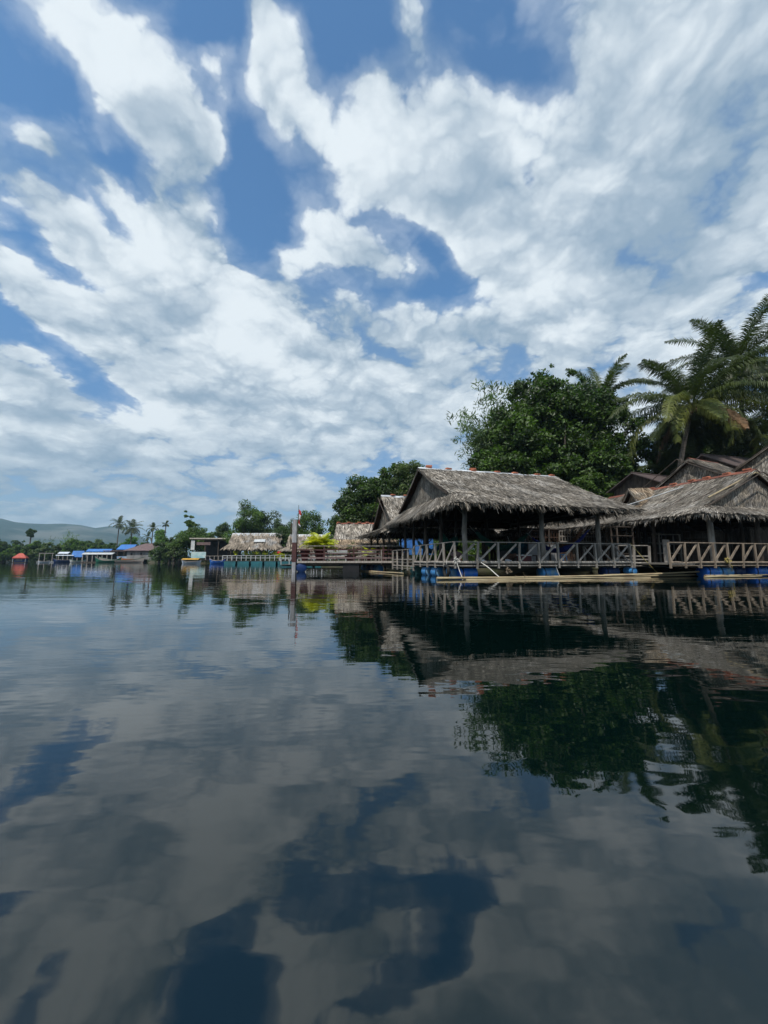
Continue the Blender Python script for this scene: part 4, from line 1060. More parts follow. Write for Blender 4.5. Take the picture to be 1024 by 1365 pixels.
# ------------------------------------------------------------------ the red jetty with its pillar, flag and potted palms
jt = thing('jetty', 'jetty with dark red plank railings and a pale deck edge, left of the second pavilion', 'jetty', (-6.35, 27.4, 0), .02)
deck_slab(jt, 0, 8.0, 0, 6.5, z=.76, along='s')
MB().box((4.0, -.06, .70), (8.1, .1, .14)).build('edge_board', M['wood_pale'], jt)
R_ = MB().beam((0, 0, 1.83), (8.0, 0, 1.83), .1, .05).build('railing', M['wood'], jt)
for z in (1.55, 1.28): MB().beam((0, 0, z), (8.0, 0, z), .05, .09).build('rail', M['wood_red'], R_)
MB().beam((0, 0, .98), (8.0, 0, .98), .04, .12).build('rail', M['roof_rose'], R_)
for x in (.06, 2.1, 4.2, 6.3, 7.9): MB().beam((x, .04, .6), (x, .04, 1.8), .1).build('rail_post', M['wood_red'], R_)
R2_ = MB().beam((0, 6.4, 1.75), (8.0, 6.4, 1.75), .1, .06).build('railing', M['wood_pale'], jt)
for z in (1.45, 1.15): MB().beam((0, 6.4, z), (8.0, 6.4, z), .05, .1).build('rail', M['wood_pale'], R2_)
for x in np.linspace(.1, 7.9, 8): MB().beam((x, 6.42, .7), (x, 6.42, 1.75), .09).build('rail_post', M['wood_red'], R2_)
pl = thing('wooden_pillar', 'tall square pillar at the jetty corner, grey above and dark red below', 'pillar', (-6.35, 27.3, 0), 0)
MB().box((0, 0, 2.87), (.29, .28, 1.62)).build('upper_post', M['grey_post'], pl)
MB().box((.02, 0, 1.38), (.31, .30, 1.36)).build('middle_post', M['wood_red'], pl)
MB().box((.01, 0, .18), (.26, .26, 1.04)).build('foot_post', M['grey_post'], pl)
MB().beam((-.26, 0, 1.6), (-.26, 0, 3.5), .06).build('side_batten', M['wood_dark'], pl)
fl = thing('flag', 'red and white striped flag hanging limp from a thin mast above the pillar', 'flag', (-6.12, 27.3, 0), 0)
MB().tube([(0, 0, 2.0), (0, 0, 4.75)], [.025, .015], 6).build('mast', M['wood_dark'], fl)
fm = MB(); n, m = 18, 6
u = np.linspace(0, 1, n)[:, None] * np.ones((1, m)); v = np.ones((n, 1)) * np.linspace(0, 1, m)[None]
P = np.stack([.02 + v * (.12 + .05 * np.sin(u * 7)), .06 * np.sin(v * 9 + u * 4), 4.45 - u * 1.15 - v * .12], -1)
i = np.arange(n - 1)[:, None] * m; j = np.arange(m - 1)[None]
F = np.stack([i + j, i + j + 1, i + m + j + 1, i + m + j], -1).reshape(-1, 4)
row = np.repeat(np.arange(n - 1), m - 1); fm.add(P.reshape(-1, 3), F[row % 17 < 17][(row // 5) % 2 == 0], 1.0, 0); fm.add(P.reshape(-1, 3), F[(row // 5) % 2 == 1], 1.0, 1)
fm.build('flag_cloth', [M['red_cloth'], M['white_cloth']], fl, True)

def plant_pot(label, p, H, R, foliage, seed, pot_h=.6, pot_r=.28, kind='feather', pot='pot', group='potted plants on the jetty', mat='leaf_yellow'):
    T = thing('potted_plant', label, 'potted plant', p, 0, group); rng = np.random.default_rng(seed)
    MB().lathe([(0, 0), (pot_r * .55, 0), (pot_r * .6, .03), (pot_r * .95, pot_h * .9), (pot_r * 1.08, pot_h * .92), (pot_r * 1.08, pot_h), (pot_r * .9, pot_h), (pot_r * .85, pot_h * .93), (0, pot_h * .93)], 18).build('pot', M[pot], T, True)
    f = MB()
    if kind == 'feather':
        for i in range(foliage): frond(f, (rng.normal(0, .05), rng.normal(0, .05), pot_h * .9), i * 2.4, rng.uniform(.75, 1.5), H * rng.uniform(.6, 1.1), rng.uniform(.8, 1.7), 26, .055, H * .28, rng, rng.uniform(.7, 1.3), .35)
    else:
        C, Rr = clumps([(0, 0, pot_h + H * .45, R, R, H * .5)], 14, seed, (.12, .22), .3); leaf_cloud(f, C, Rr, foliage, .12, seed)
    f.build('foliage', M[mat], T)
    return T
plant_pot('large yellow-green feathery palm in a dark red pot on the jetty', (-4.75, 28.6, .76), 1.65, 1, 80, 1, .80, .44)
plant_pot('tall empty-looking dark red pot beside the pillar with a few yellow leaves', (-5.75, 28.0, .76), .5, .3, 60, 2, .85, .36, 'leafy')
plant_pot('low dark red pot with a spindly green shrub, right half of the jetty', (-2.45, 28.2, .76), 1.1, .35, 170, 3, .4, .45, 'leafy', mat='leaf_olive')
plant_pot('small yellow-green bush in a pot by the second pavilion corner', (-1.2, 31.0, .76), 1.0, .4, 16, 4, .4, .25)
plant_pot('yellow-green palm in a pot at the back of the jetty, near the tan awning', (-.4, 33.0, .76), 1.2, .4, 16, 6, .4, .25)
def plank_bench(label, p, rz, w, mat, group='benches on the jetty'):
    T = thing('bench', label, 'bench', p, rz, group)
    MB().box((0, 0, .44), (w, .4, .05)).build('seat', M[mat], T)
    bb = MB(); bb.box((0, .2, .8), (w, .04, .12)); bb.box((0, .2, .62), (w, .04, .1)); bb.build('backrest', M[mat], T)
    for x in (-w / 2 + .08, w / 2 - .08):
        for y in (-.15, .18): MB().box((x, y, .21), (.06, .06, .42)).build('leg', M[mat], T)
    return T
plank_bench('white slatted bench on the jetty right of the yellow palm', (-3.7, 30.4, .76), 0, 1.6, 'white')
plank_bench('grey slatted bench on the jetty beside the green shrub', (-1.3, 29.6, .76), .1, 1.4, 'wood')
drum('navy blue drum end-on under the left corner of the red jetty', 0, 0, z=.0, mat='drum_dark', along='t', wf=lambda s, t_, z: (-5.95, 27.9, .30), scale=1.25, straps=False)
T = thing('pontoon_box', 'square black float under the right half of the red jetty', 'float', (-2.35, 28.0, .32), .02)
MB().box((0, 0, 0), (1.15, 1.0, .68)).build('shell', M['black'], T); MB().box((0, 0, .36), (1.25, 1.1, .05)).build('lid', M['black'], T)

# ------------------------------------------------------------------ far floating restaurants
def float_hut(label, x0, x1, Y, ridge_z, foot_z, eave_z, deck_z, depth, seed, pont, npost, cap='white', rail=True, mat='thatch_far', ri=(1.2, .8), group='thatched float houses with white ridges'):
    w = x1 - x0
    T = pavilion(label, (x0, Y, 0), 0.0, (0, w, 0, depth), (ri[0], w - ri[1]), (ri[0] + .5, w - ri[1] - .5), (eave_z, foot_z, ridge_z), seed=seed, q=.16, mat=mat, cap=cap, capr=.25,
                 posts=[(x, 1.0) for x in np.linspace(.8, w - .8, npost)], post_base=deck_z, braces=False, tone=(.75, 1.2), gtone=(.6, 1.0), sag=-.05, wd=.07, name='float_house', cat='float house', fringe=.45, group=group)
    deck_slab(T, .2, w, .3, depth - .3, z=deck_z, step=.5)
    if rail:
        R = MB().beam((.1, .2, deck_z + 1), (w + 2.5, .2, deck_z + 1), .09, .08).build('railing', M['white'], T)
        MB().beam((.1, .2, deck_z + .55), (w + 2.5, .2, deck_z + .55), .07, .07).build('rail', M['white'], R)
        for x in np.arange(.1, w + 2.6, .92): MB().beam((x, .2, deck_z), (x, .2, deck_z + 1), .1).build('rail_post', M['white'], R)
    for i in range(pont):
        xs = .6 + (w + 1.5) * i / pont
        P = MB(); L = (w + 1.5) / pont * .8
        P.add([(xs, .0, -.3), (xs + L, .0, -.3), (xs + L, 1.6, -.3), (xs, 1.6, -.3), (xs - .1, -.1, deck_z - .12), (xs + L + .1, -.1, deck_z - .12), (xs + L + .1, 1.7, deck_z - .12), (xs - .1, 1.7, deck_z - .12)],
              [[0, 1, 5, 4], [1, 2, 6, 5], [2, 3, 7, 6], [3, 0, 4, 7], [4, 5, 6, 7]], 1); P.build('pontoon', M['teal_paint'], T)
    return T
fh1 = float_hut('tan thatched float house with a white ridge strip and white railing', -31.5, -20.0, 75, 6.25, 4.35, 3.2, .75, 6, 21, 5, 7, ri=(.75, .5))
sheet('white_patch', None, None, (6.9, 1.35, 4.45), 2.2, .55, 'white', 0, lean=-.55, seed=3, parent=fh1)
fh2 = float_hut('tan thatched float house with a white ridge strip behind the red jetty', -18.4, -8.4, 68, 5.55, 3.4, 2.7, .75, 7, 22, 4, 6, ri=(.9, .6))
HP = 'hanging plants in the float house'
for i, (x, lab) in enumerate(((-28.9, 'at the left end'), (-27.0, 'left of the middle'), (-25.2, 'in the middle'), (-23.2, 'right of the middle'), (-21.2, 'beside the red lantern'))):
    T = thing('hanging_plant', 'yellow-green fern hanging over the white railing, ' + lab + ' of the far float house' if i < 4 else 'yellow-green fern hanging beside the red lantern in the far float house', 'plant', (x, 75.6, 1.6), 0, HP)
    C, Rr = clumps([(0, 0, .7, .75, .4, .45)], 10, i, (.2, .4), .2); f = MB(); leaf_cloud(f, C, Rr, 260, .22, i); f.build('foliage', M['leaf_yellow'], T)
    MB().lathe([(0, 0), (.16, 0), (.22, .3), (0, .3)], 10).build('pot', M['pot'], T)
lan = thing('red_lantern', 'red round lantern hanging at the right end of the tan float house', 'lantern', (-20.4, 75.2, 2.3), 0)
MB().lathe([(0, -.35), (.15, -.33), (.38, -.15), (.42, 0), (.38, .15), (.15, .33), (0, .35)], 12).build('shade', M['red_cloth'], lan, True); MB().tube([(0, 0, .3), (0, 0, 1.0)], .02, 4).build('cord', M['strap'], lan)
for i, (x, lab) in enumerate(((-19.0, 'yellow-green bush between the two tan float houses, left one'), (-17.4, 'yellow-green bush between the two tan float houses, by the pillar'))):
    plant_pot(lab, (x, 72.5, .7), 1.8, .8, 16, 30 + i, .4, .4, group='bushes between the float houses')
wl = thing('float_platform', 'low white railed platform glimpsed under the red jetty', 'platform', (-12.5, 47, 0), 0)
deck_slab(wl, 0, 9, 0, 3, z=.35); 
R_ = MB().beam((0, 0, 1.0), (9, 0, 1.0), .07).build('railing', M['white'], wl)
for x in np.arange(0, 9.1, 1.0): MB().beam((x, 0, .3), (x, 0, 1.0), .07).build('rail_post', M['white'], R_)

sh = thing('boat_shed', 'dark open shed with a flat pale-edged roof left of the tan float house', 'shed', (-47.6, 95, 0), .03)
MB().box((5.1, 3.5, 6.15), (10.6, 7.6, .16)).box((5.1, -.33, 6.2), (10.8, .1, .26), tone=1.3).build('roof', M['wood_pale'], sh)
w = MB(); w.box((5.1, 7.0, 3.4), (9.6, .15, 5.4)); w.box((9.9, 3.5, 3.4), (.15, 7, 5.4)); w.build('wall', M['black'], sh)
for x in (.4, 3.4, 6.6, 9.7): MB().beam((x, .2, .8), (x, .2, 6.1), .18).build('post', M['wood_dark'], sh)
MB().box((.45, -.02, 4.6), (.9, .08, 2.4)).build('white_panel', M['white'], sh)
sheet('awning_cloth', None, None, (3.0, .0, 4.6), 3.4, .7, 'roof_rose', 0, seed=8, parent=sh)
MB().box((2.0, -.1, 2.15), (3.6, .1, 1.5)).build('signboard', [material('sign_pale', (.25, .42, .45), (.45, .55, .55), .9, .6)], sh)
deck_slab(sh, -2.6, 12.5, -.8, 7.2, z=.95, step=.5)
R_ = MB().beam((4, -.7, 1.9), (12.4, -.7, 1.9), .08).build('railing', M['wood_pale'], sh)
for x in np.linspace(4, 12.4, 9): MB().beam((x, -.7, .9), (x, -.7, 1.9), .09).build('rail_post', M['wood_pale'], R_)

def boat(label, loc, rz, L, B, H, hull, inner='wood', canopy=None, ch=1.3, stripe=None, name='boat', sheer=.45, group='boats moored along the far bank', cl=.5, rows=None):
    T = thing(name, label, 'boat', loc, rz, group); k = 17
    x = np.linspace(-1, 1, k); wd = B / 2 * np.clip(1 - np.abs(x) ** 2.6, .02, 1) ** .8; sh_ = H + sheer * np.abs(x) ** 3 * H * 1.6; hb = MB()
    sec = lambda s, f, dz=0: np.stack([x * L / 2 * s, wd * f, np.zeros(k) + dz], -1)
    rows_ = [np.stack([x * L / 2 * .86, 0 * x, np.full(k, -.22)], -1)]
    G = [(1, .90, None), (.75, .93, .25), (0, .86, -.22)]
    prof = [(1.0, 1.0, 1.0), (.82, .96, .45), (.5, .90, -.1), (0, .86, -.25)]
    L_ = []
    for sg in (1, -1):
        for f, s, zf in (prof if sg == 1 else prof[::-1]): L_.append(np.stack([x * L / 2 * s, sg * wd * f, np.where(zf > 0, sh_ * zf, zf)], -1))
    V = np.array(L_); m = len(V); i = np.arange(m - 1)[:, None] * k; j = np.arange(k - 1)[None]
    F = np.stack([i + j, i + j + 1, i + k + j + 1, i + k + j], -1).reshape(-1, 4); hb.add(V.reshape(-1, 3), F)
    hb.build('hull', M[hull], T, True)
    g = MB()
    for sg in (1, -1): g.tube(np.stack([x * L / 2, sg * wd, sh_], -1), .05, 5)
    g.build('gunwale', M[stripe or 'wood_pale'], T)
    ib = MB(); y = wd * .9; ib.add(np.r_[np.stack([x * L / 2 * .93, y, np.full(k, H * .55)], -1), np.stack([x * L / 2 * .93, -y, np.full(k, H * .55)], -1)], np.stack([np.arange(k - 1), np.arange(1, k), np.arange(k + 1, 2 * k), np.arange(k, 2 * k - 1)], -1))
    for xx in np.linspace(-L * .3, L * .3, 5): ib.box((xx, 0, H * .8), (.25, B * .8, .05))
    ib.build('thwarts', M[inner], T)
    if canopy:
        w_ = L * cl
        c = MB(); a = np.linspace(-1, 1, 7)
        for dz in (0, -.06):
            P = np.array([(xx, B * .55 * yy, H + ch - .25 * yy * yy + dz) for xx in np.linspace(-w_ / 2, w_ / 2, 4) for yy in a]); ii = np.arange(3)[:, None] * 7; jj = np.arange(6)[None]
            c.add(P, np.stack([ii + jj, ii + jj + 1, ii + 8 + jj, ii + 7 + jj], -1).reshape(-1, 4))
        c.build('canopy', M[canopy], T)
        for xx in (-w_ * .45, w_ * .45):
            for yy in (-B * .42, B * .42): MB().tube([(xx, yy, H * .6), (xx, yy, H + ch - .15)], .035, 5).build('canopy_pole', M['white'], T)
    return T
boat('small white boat with an orange-yellow canopy by the dark shed', (-46.0, 92.5, 0), .05, 4.6, 1.7, .55, 'tarp_white', canopy='yellow_tarp', ch=.75, cl=.85)
boat('short deep blue boat moored right of the dark shed', (-39.8, 92.5, 0), .1, 3.6, 1.6, .75, 'drum', inner='tarp_white')
boat('long narrow boat with a green bow and cream side below the brown house', (-93.5, 138, 0), .0, 16.5, 2.2, .95, 'wood_pale', inner='orange_paint', stripe='green_paint', sheer=.8)
boat('green-bowed boat tied in front of the white roofed float', (-97.6, 137, 0), .35, 8.0, 1.9, .8, 'green_paint', sheer=1.1)
boat('dark hulled boat with a pale flat canopy, left of the blue tarpaulins', (-120.6, 146, 0), .7, 6.5, 2.2, 1.0, 'drum_dark', canopy='tarp_white', ch=1.9, cl=.8, sheer=.3)
boat('white boat with yellow cargo in front of the blue tarpaulins', (-114.6, 145, 0), .6, 5.0, 1.9, .75, 'white', inner='yellow_tarp', stripe='green_paint')
boat('white skiff tied under the tall pale frame', (-125.6, 143, 0), .6, 3.4, 1.5, .5, 'tarp_white')
boat('red-brown boat half hidden behind the long narrow boat', (-92.0, 141, 0), .06, 9, 2.0, 1.4, 'orange_paint', sheer=.3)

rf = thing('float_house', 'small float house with a bright red roof at the far left', 'float house', (-138.6, 147.5, 0), .5)
rf.scale = (.6, .6, .95)
rb = MB(); V = [(-3.3, -2.8, 2.0), (3.3, -2.8, 2.0), (3.3, 2.8, 2.0), (-3.3, 2.8, 2.0), (-.9, 0, 3.75), (.9, 0, 3.75)]
rb.add(V + [(x, y, z - .35) for x, y, z in V[:4]], [[0, 1, 5, 4], [2, 3, 4, 5], [0, 1, 7, 6], [1, 2, 8, 7], [2, 3, 9, 8], [3, 0, 6, 9], [6, 7, 8, 9]]); rb.add([V[1], V[2], V[5]], [[0, 1, 2]]); rb.add([V[3], V[0], V[4]], [[0, 1, 2]])
rb.build('roof', M['roof_red'], rf); MB().box((.3, .3, 1.0), (5.4, 4.2, 1.6)).build('wall', M['drum_dark'], rf)
MB().box((-.2, -1.85, 1.1), (3.2, .1, .8)).build('window', M['grey_wall'], rf)
for x in (-3.0, 3.0): MB().beam((x, -2.5, -.2), (x, -2.5, 1.8), .2).build('post', M['white'], rf)
MB().box((0, 0, .12), (6.8, 5.4, .25)).build('raft', M['wood_dark'], rf)
fr = thing('timber_mooring', 'tall thin pale timber frame standing in the water', 'frame', (-127.4, 146, 0), .7)
for x in (-2.1, -.6, 1.6): MB().beam((x, 0, -.4), (x, 0, 3.6), .2).build('post', M['wood_pale'], fr)
for z in (3.5,): MB().beam((-2.3, 0, z), (2.0, 0, z), .25).build('crossbar', M['wood_pale'], fr)
MB().box((-.2, 0, .25), (5, 1.8, .3)).build('raft', M['white'], fr)

def open_float(label, x, Y, w, d, zroof, roof, posts, rz=0, pitch=.6, wallm=None, group='roofed floats along the far bank', wt=1.0, drop=0):
    T = thing('roofed_float', label, 'float', (x, Y, 0), rz, group)
    rb = MB()
    for sg in (-1, 1):
        V = [(-w / 2, sg * d / 2, zroof - pitch), (w / 2, sg * d / 2, zroof - pitch), (w / 2, 0, zroof), (-w / 2, 0, zroof)]
        rb.add(V + [(a, b, c - .15) for a, b, c in V], [[0, 1, 2, 3], [4, 5, 6, 7], [0, 1, 5, 4], [0, 3, 7, 4], [1, 2, 6, 5]])
    rb.build('roof', M[roof], T)
    for xx in np.linspace(-w / 2 + .3, w / 2 - .3, posts): MB().beam((xx, -d / 2 + .3, 0), (xx, -d / 2 + .3, zroof - pitch), .2).build('post', M['wood_pale'], T)
    MB().box((0, 0, .2), (w, d, .35)).build('raft', M['wood_dark'], T)
    MB().box((0, d / 2 - .4, zroof / 2), (w - .6, .15, zroof - .8)).build('back_wall', M['black'], T)
    if wallm: MB().box((0, -d / 2 + .1, .9), (w * .8, .1, wt)).build('front_panel', M[wallm], T)
    return T
open_float('open float with a low white pitched roof and dark inside', -104.6, 142, 11.0, 2.6, 3.7, 'white', 7, .03)
open_float('stall under a sagging white tarpaulin roof beside the blue one', -123.2, 149, 4.0, 1.8, 4.1, 'tarp_white', 3)
open_float('stall under a bright blue tarpaulin with red edges', -117.0, 148, 4.4, 1.6, 4.5, 'tarp_blue', 3, pitch=2.3)
open_float('long stall with a faded blue tarpaulin roof behind the white roofed float', -111.0, 151, 9.5, 2.6, 5.3, 'tarp_blue', 5, pitch=1.0)

br = gable_house('long low brown roofed house on stilts at the water', (-89.3, 146, 0), .02, 10.5, 8, 4.9, 7.2, 'roof_rose', 'grey_wall', hip=True, over=1.0, name='stilt_house', windows=3, base=1.2)
lw = thing('veranda', 'dark veranda under a flat brown roof with pale blue panels, beside the brown house', 'veranda', (-98.5, 144, 0), .02)
MB().box((1.0, 2, 4.35), (13.0, 6.5, .25)).build('roof', M['roof_rose'], lw); MB().box((1.0, 4.5, 2.6), (12, .2, 3.3)).build('back_wall', M['black'], lw)
for x in np.linspace(-5, 7, 6): MB().beam((x, -1.0, 0), (x, -1.0, 4.2), .2).build('post', M['wood_dark'], lw)
MB().box((3.4, -1.1, 1.9), (7.4, .12, .9)).build('panel', [material('panel_blue', (.16, .26, .42), (.32, .38, .44), .6, .6)], lw); MB().box((1, 1, .9), (12.6, 5, .3)).build('deck_floor', M['deck'], lw)
bl = gable_house('small house with a bright blue metal roof behind the veranda', (-98.6, 149, 0), .03, 5.0, 5, 5.2, 6.9, 'tarp_blue', 'wood_dark', hip=False, over=.4, windows=0, name='blue_roofed_house')
gable_house('small hip roofed house peeping above the bank shrubs', (-92.6, 160, 0), .0, 7.0, 7, 7.0, 9.3, 'roof_rose', 'grey_wall', hip=True, over=.8, name='hip_roofed_house', windows=0)
gable_house('grey lean-to hut at the right end of the brown house', (-83.0, 142, 0), .05, 5.0, 4, 2.6, 2.9, 'grey_wall', 'grey_wall', hip=False, over=.2, name='lean_to_hut', windows=1, base=.3)

# ------------------------------------------------------------------ trees near the pavilions
big_e = [(17.0, 0, 16.2, 3.6, 3.2, 4.0), (20.0, 0, 14.5, 4.2, 3.8, 4.5), (14.2, -.5, 13.0, 4.0, 3.6, 4.0), (11.4, -1, 10.0, 3.2, 3.0, 3.0), (20.5, -1.5, 9.8, 4.8, 3.6, 3.6), (16.0, -2.0, 9.2, 5.5, 3.6, 3.6), (18.0, 0, 19.0, 2.0, 1.8, 2.0), (14.9, 0, 17.8, 1.5, 1.5, 1.8), (21.6, 0, 17.0, 2.4, 2.2, 1.9), (23.2, -1.5, 8.0, 2.4, 2.6, 2.6), (24.0, -1, 12.2, 2.6, 2.4, 3.2), (22.6, 0, 15.0, 2.2, 2.2, 2.6)]
FX, FY = 17.0, 38.5
tree('large dense dark green broadleaf tree rising behind the big pavilion', (FX, FY, 1.0), [(x - FX, y, z - 1, a, b, c) for x, y, z, a, b, c in big_e], 380, 100000, .34, 'leaf_dark', (.42, .16), seed=11, rad=(.5, 1.5), limbs=16, asp=.62, shell=.45, inner=.15, tone=(.35, 2.2), flat=.85, ragged=150)
tree('low bright green leafy tree along the back of the big pavilion roof', (18.0, 34.2, .9), [(-2.2, 0, 5.5, 3.0, 1.6, 1.6), (2.8, 0, 5.3, 3.2, 1.6, 2.0), (5.4, -.4, 5.0, 1.8, 1.5, 1.8), (.5, 0, 6.6, 2.2, 1.4, 1.2)], 110, 32000, .25, 'leaf_mid', (.2, .09), seed=12, rad=(.4, .8), asp=.62, limbs=10)
bamboo('thin feathery pale bamboo rising left of the large dark tree', (12.0, 41.0, .9), 34, 20.6, 4.2, 5, 'leaf_grey', 420, .60, culm=.05, asp=.22, droop=.35)
tree('rounded dark green tree right of the red jetty, behind the small hut', (-1.2, 52, 1.0), [(0, 0, 7.2, 4.0, 3.2, 4.2), (2.6, 0, 8.6, 3.6, 3.0, 4.0), (-3.0, 0, 5.0, 2.6, 2.6, 3.0), (3.6, 0, 11.0, 2.4, 2.2, 2.0), (-1.0, 0, 10.0, 2.4, 2.0, 1.8), (-3.6, 0, 7.4, 1.8, 1.8, 1.6), (-4.6, 0, 4.6, 1.6, 1.6, 1.6), (5.4, 0, 7.2, 2.4, 2.4, 4.6), (-3.6, -.5, 2.8, 2.6, 2, 2.2)], 210, 60000, .36, 'leaf_dark', (.3, .12), seed=13, inner=.15, ragged=60, tone=(.4, 2.0), rad=(.7, 1.45), limbs=12, asp=.55)
tree('yellowish green tree standing against the rounded dark one', (3.2, 49.5, 1.0), [(0, 0, 8.4, 2.6, 2.0, 3.2), (.6, 0, 11.2, 2.2, 1.8, 1.6), (1.8, 0, 6.0, 2.2, 2, 3)], 80, 20000, .27, 'leaf_olive', (.2, .08), seed=14, rad=(.5, 1.0), asp=.45)
bamboo('smaller pale bamboo spray at the left foot of the large dark tree', (11.2, 40.5, .9), 16, 14.5, 3.6, 15, 'leaf_grey', 260, .5, culm=.04, asp=.22, droop=.4)
palm('tall coconut palm with wide drooping fronds above the right pavilion', (24.9, 33.2, .9), (2.9, 0, 13.6), 40, 7.4, 3, 130, .068, 1.25, .2, dead=1, yellow=.6, hang=.72)
palm('taller coconut palm with upright fronds at the upper right', (36.2, 37.5, .9), (.4, 0, 20.0), 36, 7.0, 7, 120, .07, 1.2, .19, hang=.55)
palm('coconut palm whose top pokes up behind the large dark tree', (26.0, 44.5, .9), (.4, 0, 19.3), 22, 5.4, 9, 90, .085, 1.0, .19, hang=.4)
palm('dense coconut palm between the tall wide one and the upper right one', (30.0, 37.0, .9), (.5, 0, 12.6), 30, 5.8, 33, 90, .07, 1.15, .2, hang=.65)
palm('coconut palm half cut off by the right edge above the tall thatched building', (36.5, 33.5, .9), (.3, 0, 13.4), 28, 5.8, 34, 90, .07, 1.15, .2, hang=.65)
palm('dark coconut palm at the right edge with fronds over the roof', (33.4, 34.2, .9), (.6, 0, 9.8), 30, 5.4, 10, 90, .065, 1.1, .2, hang=.7)
palm('short dark palm standing below the tall wide palm', (27.6, 37.5, .9), (.3, 0, 7.4), 26, 5.0, 15, 80, .065, 1.1, .18, hang=.7)
tree('dark tree filling the gap under the palms at right', (33.5, 42, 1.0), [(0, 0, 8.0, 4.4, 3, 5.0), (4, 0, 9.5, 4.0, 3, 5.5), (-3.6, 0, 6.0, 2.4, 3, 3.6), (1, 0, 12.6, 3, 2.5, 2.4)], 130, 34000, .36, 'leaf_dark', (.3, .12), seed=15, rad=(.8, 1.6), asp=.55)
tree('dark tree behind the big pavilion between the large tree and the short palm', (24.5, 43.5, 1.0), [(0, 0, 8.0, 3.4, 3, 5.0), (-2, 0, 5, 3, 3, 4)], 90, 22000, .36, 'leaf_dark', (.25, .1), seed=16, rad=(.7, 1.2), asp=.55)
tree('dark tree at the far right edge behind the tall thatched building', (43.5, 41, 1.0), [(0, 0, 8.5, 4.4, 3, 7.0), (-4, 0, 7.0, 3.5, 3, 6)], 90, 18000, .38, 'leaf_dark', (.3, .12), seed=17, rad=(.8, 1.4), asp=.55)
# shrubs behind the decks
SG = 'shrubs on the bank behind the pavilions'
for i, (x, y, w_, h_, m_, lab) in enumerate([(5.5, 43.5, 3.5, 2.6, 'leaf_mid', 'bright green shrub on the bank seen through the left of the big pavilion'), (10.5, 42.5, 3.6, 2.8, 'leaf_mid', 'green shrub on the bank seen through the middle of the big pavilion'),
        (15.8, 41.6, 3.4, 2.8, 'leaf_dark', 'dark shrub on the bank seen through the right of the big pavilion'), (.2, 47.5, 3.4, 2.6, 'leaf_olive', 'olive shrub on the bank behind the second pavilion'), (21.5, 40, 3.5, 3, 'leaf_dark', 'dark shrub on the bank behind the lattice cabin'),
        (-5.0, 55, 3.6, 3.2, 'leaf_mid', 'low green shrub on the bank left of the rounded dark tree')]):
    tree(lab, (x, y, .6), [(0, 0, h_ * .5, w_, 1.6, h_ * .6)], 40, 6500, .3, m_, (.08, .04), seed=40 + i, rad=(.5, .9), name='shrub', cat='shrub', group=SG, limbs=4, asp=.5, stems=2)

# ------------------------------------------------------------------ trees along the far bank
FG = 'trees along the far bank'
def ft(label, px, Y, top, w, kind, seed, n=5200, size=None, base=.5, lobes_=None, z0=None, name='broadleaf_tree', group=FG, rad=None, asp=.55, shell=.5, tone=(.6, 1.4)):
    X = (px - 512) * .001938 * Y; zt = .8 + Y * math.tan(math.radians(7.2) + math.atan((682.5 - top) / 512)); W_ = w * .001938 * Y / 2
    rng = np.random.default_rng(seed)
    ls = lobes_ or [(rng.uniform(-.35, .35), rng.uniform(-.3, .3), rng.uniform(.35, .75), rng.uniform(.45, .7), rng.uniform(.25, .38)) for _ in range(6)] + [(0, 0, .72, .5, .28)]
    E = [(a * W_, b * W_, c * zt, d * W_, min(d * W_, 3.5), e * zt) for a, b, c, d, e in ls]
    s = size or max(.35, Y * .0042)
    return tree(label, (X, Y, base), E, 46, n, s, kind, (W_ * .06 + .08, .06), seed=seed, rad=rad or (zt * .07, zt * .15), name=name, group=group, limbs=6, asp=asp, shell=shell, stems=1, tone=tone)
uml = [(0, 0, .95, .42, .035), (.05, 0, .84, .55, .04), (.35, 0, .66, .75, .07), (.1, 0, .52, .9, .10), (.3, 0, .36, 1.0, .14), (0, 0, .2, .9, .15)]
ft('tall tiered tree with two flat umbrella tops above the boat shed', 247, 108, 682, 22, 'leaf_mid', 51, 3200, lobes_=[(0, 0, .965, .50, .012), (.1, 0, .875, .72, .014), (.25, 0, .76, .8, .03), (.5, 0, .70, .8, .04)], rad=(.3, .6), name='umbrella_tree', shell=.1)
ft('broad bright tree below the tiered umbrella tree', 262, 106, 693, 42, 'leaf_mid', 52, 9000)
ft('light green spreading tree left of the boat shed roof', 240, 104, 706, 40, 'leaf_mid', 53, 6500)
ft('dark bushy tree at the bank left of the boat shed', 226, 108, 714, 38, 'leaf_dark', 54, 6500)
ft('dark tree leaning over the water by the brown house', 212, 114, 722, 30, 'leaf_dark', 55, 5000)
ft('low olive scrub tree over the water left of the shed', 232, 102, 730, 40, 'leaf_olive', 56, 6000)
ft('dark round tree behind the right end of the boat shed', 297, 112, 701, 26, 'leaf_dark', 57, 6000)
ft('low green tree behind the boat shed roof', 280, 114, 710, 30, 'leaf_mid', 58, 4500)
ft('tall domed tree with layered foliage behind the tan float house', 329, 96, 668, 42, 'leaf_mid', 59, 13000, lobes_=[(0, 0, .88, .45, .08), (.1, 0, .74, .75, .09), (-.1, 0, .58, .95, .13), (.2, 0, .45, 1, .16), (-.25, 0, .33, .95, .14)])
ft('dark green tree right of the domed tree', 350, 98, 684, 34, 'leaf_dark', 60, 7500)
ft('spiky sparse conifer-like tree behind the float houses', 368, 95, 680, 22, 'leaf_grey', 61, 2400, lobes_=[(0, 0, .94, .1, .05), (0, 0, .85, .3, .02), (0, 0, .77, .5, .02), (0, 0, .68, .65, .03), (0, 0, .55, .8, .1), (0, 0, .4, .9, .12)], rad=(.4, .9), shell=.2, name='conifer')
